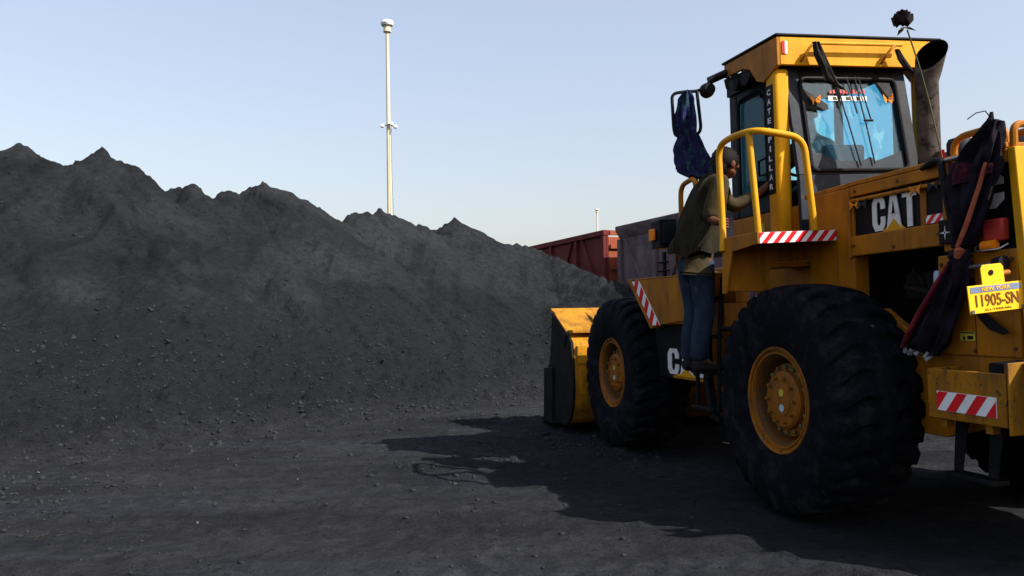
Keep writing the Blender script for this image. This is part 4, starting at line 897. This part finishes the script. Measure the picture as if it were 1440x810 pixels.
# cloth on the visor bar and a short one by the exhaust
an = (.59, .44, 3.46)
vc = hung('black_rag', 'black rag hanging from the left end of the yellow visor bar', 'rag', an)
rows = [((.585, .445, 3.47), (0, .03, 0), (.02, 0, 0)), ((.575, .42, 3.36), (0, .045, 0), (.022, 0, 0)), ((.565, .375, 3.25), (0, .05, .01), (.022, 0, 0)), ((.565, .33, 3.15), (0, .06, .012), (.02, 0, 0)), ((.57, .27, 3.12), (0, .06, .02), (.012, 0, 0))]
drape(an, lerp_rows(rows, 3), seed=2, fold=.015).build('cloth', 'blackcloth', vc, smooth=60)
an = (.58, -.33, 3.45)
vc = hung('black_rag', 'small black rag tied at the exhaust end of the visor bar', 'rag', an)
rows = [((.585, -.30, 3.46), (0, .02, 0), (.015, 0, 0)), ((.575, -.33, 3.38), (0, .035, 0), (.018, 0, 0)), ((.56, -.38, 3.30), (0, .04, .01), (.018, 0, 0)), ((.56, -.42, 3.27), (0, .03, .01), (.01, 0, 0))]
drape(an, lerp_rows(rows, 3), seed=3, fold=.012).build('cloth', 'blackcloth', vc, smooth=60)
# rose on a thin stem beside the exhaust
an = (-.12, .01, 2.26)
ro = hung('dried_rose', 'dark dried rose on a long thin stem rising past the exhaust', 'rose', an)
stem = [(-.20, -.0, 2.24), (-.12, .0, 2.62), (-.04, .03, 3.05), (.02, .09, 3.39)]
MB(an).tube(roundpath(stem, .2), .0055, 6).build('stem', 'leaf', ro)
m = MB(an); rs = random.Random(8); cc = Vector((.035, .115, 3.465))
for k in range(26):
    a = k * 2.4; rr_ = .012 + .045 * (k / 26) ** .8; tz = .05 - .05 * (k / 26)
    c = cc + Vector((rr_ * math.cos(a), rr_ * math.sin(a), tz - .02)); t1 = Vector((-math.sin(a), math.cos(a), 0)); out = Vector((math.cos(a), math.sin(a), .0)); zu = Vector((0, 0, 1))
    w_ = .022 + .022 * k / 26
    m.slab([c - zu * .03, c - t1 * w_ + zu * .005, c - t1 * w_ * .6 + zu * .035 + out * .012, c + zu * .042 + out * .02, c + t1 * w_ * .6 + zu * .035 + out * .012, c + t1 * w_ + zu * .005], out * .003)
m.build('bloom', 'rose', ro, smooth=0)
m = MB(an)
for a in (0, 2.2, 4.1):
    t1 = Vector((math.cos(a), math.sin(a), -.15)); s1 = Vector((-math.sin(a), math.cos(a), 0)); b0 = cc + Vector((-.005, -.01, -.06))
    m.slab([b0, b0 + t1 * .035 + s1 * .02, b0 + t1 * .075 - Vector((0, 0, .02)), b0 + t1 * .035 - s1 * .02], (0, 0, .003))
m.build('sepals', 'leaf', ro, smooth=0)
# cloth tied over the mirror
an = (1.51, 1.10, 3.30)
mc = hung('mirror_cloth', 'dark navy patterned cloth tied over the side mirror and hanging below it', 'cloth', an)
ax = Vector((.535, .845, 0)).normalized(); ay = Vector((-.845, .535, 0)).normalized()
def mrow(c, a, d, sl=0.): return (c, ax * a + Vector((0, 0, sl)), ay * d)
rows = [mrow((1.50, 1.09, 3.315), .02, .02), mrow((1.51, 1.10, 3.24), .06, .03), mrow((1.515, 1.105, 3.10), .085, .035), mrow((1.515, 1.105, 2.95), .085, .035), mrow((1.505, 1.09, 2.90), .09, .035), mrow((1.505, 1.09, 2.80), .12, .04), mrow((1.49, 1.065, 2.66), .145, .04, .01), mrow((1.485, 1.06, 2.57), .15, .04, .03)]
drape(an, lerp_rows(rows, 4), seed=6, fold=.04, hem=.025).build('cloth', 'mirrorcloth', mc, smooth=60)
m = MB(an)
for k in range(20):
    q = Vector((1.485, 1.06, 2.60)) + ax * random.uniform(-.02, -.13) + ay * random.uniform(-.03, .03); m.tube([q, q - Vector((0, 0, random.uniform(.06, .14))) + ax * random.uniform(-.02, .02)], .005, 5)
m.build('tassels', 'blackcloth', mc)

# ------------------------------------------------------------------ people
def skinned(name, joints, bones, m, parent, levels=2, rootv=0, off=(0, 0, 0)):
    names = list(joints); me = bpy.data.meshes.new(name)
    me.from_pydata([Vector(joints[k][0]) - Vector(off) for k in names], [(names.index(a), names.index(b)) for a, b in bones], [])
    o = bpy.data.objects.new('tmp', me); C.objects.link(o)
    sk = o.modifiers.new('skin', 'SKIN'); sk.use_smooth_shade = True; sk.branch_smoothing = .3
    for i, k in enumerate(names):
        r_ = joints[k][1]; me.skin_vertices[0].data[i].radius = r_ if isinstance(r_, tuple) else (r_, r_)
        me.skin_vertices[0].data[i].use_root = (i == rootv)
    ss = o.modifiers.new('sub', 'SUBSURF'); ss.levels = levels; ss.render_levels = levels
    dg = bpy.context.evaluated_depsgraph_get(); dg.update()
    res = bpy.data.meshes.new_from_object(o.evaluated_get(dg)); bpy.data.objects.remove(o)
    res.name = name; res.materials.clear(); res.materials.append(M[m])
    res.polygons.foreach_set('use_smooth', [True] * len(res.polygons))
    q = bpy.data.objects.new(name, res); C.objects.link(q); q.parent = parent; return q
A = (1.2, 1.2, .93)
SH = Vector((-.20, .115, -.02))
man = hung('person', 'man in jeans and khaki shirt climbing the ladder and leaning to the cab door', 'person', Vector(A) + SH)
J = {'pel': ((1.13, 1.23, 1.80), (.115, .085)), 'waist': ((1.10, 1.21, 1.97), (.105, .078)), 'chest': ((1.05, 1.15, 2.20), (.15, .105)), 'upch': ((1.00, 1.11, 2.375), (.12, .09)), 'neck': ((.985, 1.075, 2.46), .055), 'headb': ((.965, 1.045, 2.485), (.072, .072)), 'headm': ((.955, 1.03, 2.545), (.086, .092)), 'headt': ((.95, 1.035, 2.615), (.06, .066)),
     'nose': ((.945, .940, 2.52), .011), 'chin': ((.955, .965, 2.465), .04),
     'rsh': ((.86, 1.13, 2.39), .068), 'rel': ((.90, 1.24, 2.11), .046), 'rwr': ((.80, 1.205, 2.055), .034), 'rpalm': ((.775, 1.185, 2.06), .032),
     'lsh': ((1.14, 1.07, 2.39), .068), 'lel': ((1.16, .86, 2.22), .046), 'lwr': ((1.10, .66, 2.36), .032), 'lpalm': ((1.08, .60, 2.41), .032),
     'rhip': ((1.05, 1.24, 1.74), .105), 'rkn': ((1.06, 1.20, 1.40), .066), 'rank': ((1.08, 1.27, 1.03), .045), 'rtoe': ((1.07, 1.13, .965), .035),
     'lhip': ((1.22, 1.24, 1.74), .105), 'lkn': ((1.24, 1.20, 1.40), .066), 'lank': ((1.24, 1.27, 1.03), .045), 'ltoe': ((1.23, 1.13, .965), .035)}
B = [('pel', 'waist'), ('waist', 'chest'), ('chest', 'upch'), ('upch', 'neck'), ('neck', 'headb'), ('headb', 'headm'), ('headm', 'headt'), ('headm', 'nose'), ('headb', 'chin'), ('upch', 'rsh'), ('rsh', 'rel'), ('rel', 'rwr'), ('rwr', 'rpalm'), ('upch', 'lsh'), ('lsh', 'lel'), ('lel', 'lwr'), ('lwr', 'lpalm'),
     ('pel', 'rhip'), ('rhip', 'rkn'), ('rkn', 'rank'), ('rank', 'rtoe'), ('pel', 'lhip'), ('lhip', 'lkn'), ('lkn', 'lank'), ('lank', 'ltoe')]
# right hand closed round the rail (x .805, y 1.17): four fingers curl in front, thumb behind
for k, (dz, r_) in enumerate(((.030, .0095), (.010, .010), (-.011, .0098), (-.031, .0085))):
    J[f'f{k}a'] = ((.772, 1.205, 2.06 + dz), r_); J[f'f{k}b'] = ((.768, 1.150, 2.058 + dz), r_); J[f'f{k}c'] = ((.800, 1.132, 2.056 + dz), r_ * .85)
    B += [('rpalm', f'f{k}a'), (f'f{k}a', f'f{k}b'), (f'f{k}b', f'f{k}c')]
J['ta'] = ((.800, 1.205, 2.085), .011); J['tb'] = ((.838, 1.175, 2.095), .0095); B += [('rwr', 'ta'), ('ta', 'tb')]
for k, dx in enumerate((.03, .01, -.01, -.03)):
    J[f'g{k}a'] = ((1.08 + dx, .57, 2.455), .009); J[f'g{k}b'] = ((1.078 + dx, .55, 2.485 - abs(dx) * .3), .008); B += [('lpalm', f'g{k}a'), (f'g{k}a', f'g{k}b')]
J['ua'] = ((1.04, .59, 2.40), .010); J['ub'] = ((1.015, .57, 2.425), .009); B += [('lpalm', 'ua'), ('ua', 'ub')]
skinned('body', J, B, 'skin', man, 2, 0, A)
def grow(keys, f, add): return {k: (J[k][0], tuple(v * f + add for v in (J[k][1] if isinstance(J[k][1], tuple) else (J[k][1],) * 2))) for k in keys}
K = grow(['pel', 'rhip', 'rkn', 'rank', 'lhip', 'lkn', 'lank'], 1.08, .012); K['rank'] = ((1.08, 1.265, 1.00), (.068, .068)); K['lank'] = ((1.24, 1.265, 1.00), (.068, .068)); K['wb'] = ((1.115, 1.22, 1.88), (.145, .11))
K['rcalf'] = ((1.07, 1.245, 1.2), (.078, .078)); K['lcalf'] = ((1.24, 1.245, 1.2), (.078, .078)); K['rth'] = ((1.055, 1.22, 1.57), (.098, .098)); K['lth'] = ((1.23, 1.22, 1.57), (.098, .098))
skinned('trousers', K, [('pel', 'wb'), ('pel', 'rhip'), ('rhip', 'rth'), ('rth', 'rkn'), ('rkn', 'rcalf'), ('rcalf', 'rank'), ('pel', 'lhip'), ('lhip', 'lth'), ('lth', 'lkn'), ('lkn', 'lcalf'), ('lcalf', 'lank')], 'jeans', man, 2, 0, A)
K = grow(['pel', 'waist', 'chest', 'upch', 'rsh', 'rel', 'lsh', 'lel'], 1.06, .016); K['pel'] = ((1.12, 1.215, 1.82), (.16, .12)); K['hem'] = ((1.125, 1.225, 1.70), (.165, .135)); K['rslv'] = ((.895, 1.225, 2.13), .064); K['lslv'] = ((1.15, .88, 2.235), .06); K['lcuff'] = ((1.11, .70, 2.34), .05); K['waist'] = ((1.10, 1.205, 1.97), (.15, .115)); K['col'] = ((.985, 1.08, 2.445), .065)
del K['rel']; del K['lel']
K['rmid'] = ((.88, 1.185, 2.25), .080); K['rslv'] = ((.898, 1.232, 2.13), .072); K['rcuff'] = ((.862, 1.226, 2.092), .056)
skinned('shirt', K, [('hem', 'pel'), ('pel', 'waist'), ('waist', 'chest'), ('chest', 'upch'), ('upch', 'col'), ('upch', 'rsh'), ('rsh', 'rmid'), ('rmid', 'rslv'), ('rslv', 'rcuff'), ('upch', 'lsh'), ('lsh', 'lslv'), ('lslv', 'lcuff')], 'khaki', man, 2, 0, A)
# jacket thrown over the back, open and swinging away behind
rows = [((1.0, 1.11, 2.475), (.09, 0, 0), (0, .05, 0)), ((1.02, 1.15, 2.40), (.15, 0, 0), (0, .075, 0)), ((1.07, 1.18, 2.24), (.18, .02, 0), (0, .11, 0)), ((1.09, 1.22, 2.08), (.185, .03, 0), (0, .135, 0)), ((1.11, 1.26, 1.94), (.18, .03, .0), (0, .15, .0)), ((1.12, 1.275, 1.85), (.175, .03, .01), (0, .145, .015))]
drape(A, lerp_rows(rows, 4), seed=12, fold=.045, hem=.025).build('jacket', 'jacket', man, smooth=60)
for s, x in (('r', 1.075), ('l', 1.235)):
    m = MB(A); vs = []; 
    rowsS = [((x, 1.31, .975), (.040, 0, 0), (0, .008, .035)), ((x, 1.28, .985), (.046, 0, 0), (0, .0, .055)), ((x, 1.21, .975), (.048, 0, 0), (0, 0, .042)), ((x - .005, 1.14, .962), (.052, 0, 0), (0, 0, .030)), ((x - .01, 1.09, .956), (.044, 0, 0), (0, 0, .022)), ((x - .01, 1.065, .954), (.02, 0, 0), (0, 0, .012))]
    drape(A, lerp_rows(rowsS, 3), fold=0).build('shoe', 'shoe', man, smooth=60)
def ball(off, c, r3, jit=0., n=20, lo=-1.57, cut=None):
    m = MB(off); vs = []; fs = []; rows_ = 14
    for i in range(rows_ + 1):
        ph = lo + (1.57 - lo) * i / rows_
        for k in range(n):
            t = 2 * math.pi * k / n; jt = 1 + jit * math.sin(7.3 * k + 3.1 * i * i + k * k) ; vs.append(Vector(c) + Vector((r3[0] * math.cos(ph) * math.cos(t), r3[1] * math.cos(ph) * math.sin(t), r3[2] * math.sin(ph))) * jt)
    for i in range(rows_):
        for k in range(n): fs.append((i * n + k, i * n + (k + 1) % n, (i + 1) * n + (k + 1) % n, (i + 1) * n + k))
    fs.append(list(range(n))[::-1]); return m.add(vs, fs)
ball(A, (.955, 1.055, 2.565), (.100, .110, .110), jit=.055, lo=-.5).build('hair', 'hair', man, smooth=80)
ball(A, (.955, 1.10, 2.52), (.086, .062, .09), jit=.06).build('hair', 'hair', man, smooth=80)
ball(A, (.868, 1.035, 2.53), (.012, .022, .034)).build('ear', 'skin', man, smooth=80)
# driver
A2 = (1.02, .10, 2.42)
dr = hung('person', 'driver in dark clothes and cap seated inside the cab', 'person', A2)
JD = {'pel': ((1.0, .10, 2.42), (.15, .12)), 'chest': ((1.0, .16, 2.68), (.17, .12)), 'neck': ((1.0, .22, 2.84), .06), 'headb': ((1.01, .26, 2.90), .08), 'headm': ((1.01, .28, 2.97), .092), 'headt': ((1.01, .28, 3.04), .07), 'rs': ((1.0, -.02, 2.74), .07), 're': ((1.15, -.06, 2.58), .05), 'rh': ((1.32, .0, 2.64), .04), 'ls': ((1.0, .34, 2.74), .07), 'le': ((1.12, .44, 2.56), .05), 'lh': ((1.28, .38, 2.60), .04), 'rk': ((1.36, -.02, 2.36), .08), 'lk': ((1.36, .22, 2.36), .08), 'rf': ((1.42, -.02, 2.06), .06), 'lf': ((1.42, .22, 2.06), .06), 'nose': ((1.05, .375, 2.95), .016)}
skinned('body', JD, [('pel', 'chest'), ('chest', 'neck'), ('neck', 'headb'), ('headb', 'headm'), ('headm', 'headt'), ('headm', 'nose'), ('chest', 'rs'), ('rs', 're'), ('re', 'rh'), ('chest', 'ls'), ('ls', 'le'), ('le', 'lh'), ('pel', 'rk'), ('rk', 'rf'), ('pel', 'lk'), ('lk', 'lf')], 'skin', dr, 2, 0, A2)
KD = {k: (JD[k][0], tuple(v * 1.1 + .012 for v in (JD[k][1] if isinstance(JD[k][1], tuple) else (JD[k][1],) * 2))) for k in ('pel', 'chest', 'rs', 're', 'ls', 'le')}
skinned('jacket', KD, [('pel', 'chest'), ('chest', 'rs'), ('rs', 're'), ('chest', 'ls'), ('ls', 'le')], 'jacket', dr, 2, 0, A2)
cp_ = ball(A2, (1.01, .28, 3.0), (.108, .112, .10), lo=-.1); cp_.slab([(.93, .36, 2.995), (1.09, .36, 2.995), (1.07, .47, 2.985), (.95, .47, 2.985)], (0, 0, .012)); cp_.build('cap', 'blackcloth', dr, smooth=60)
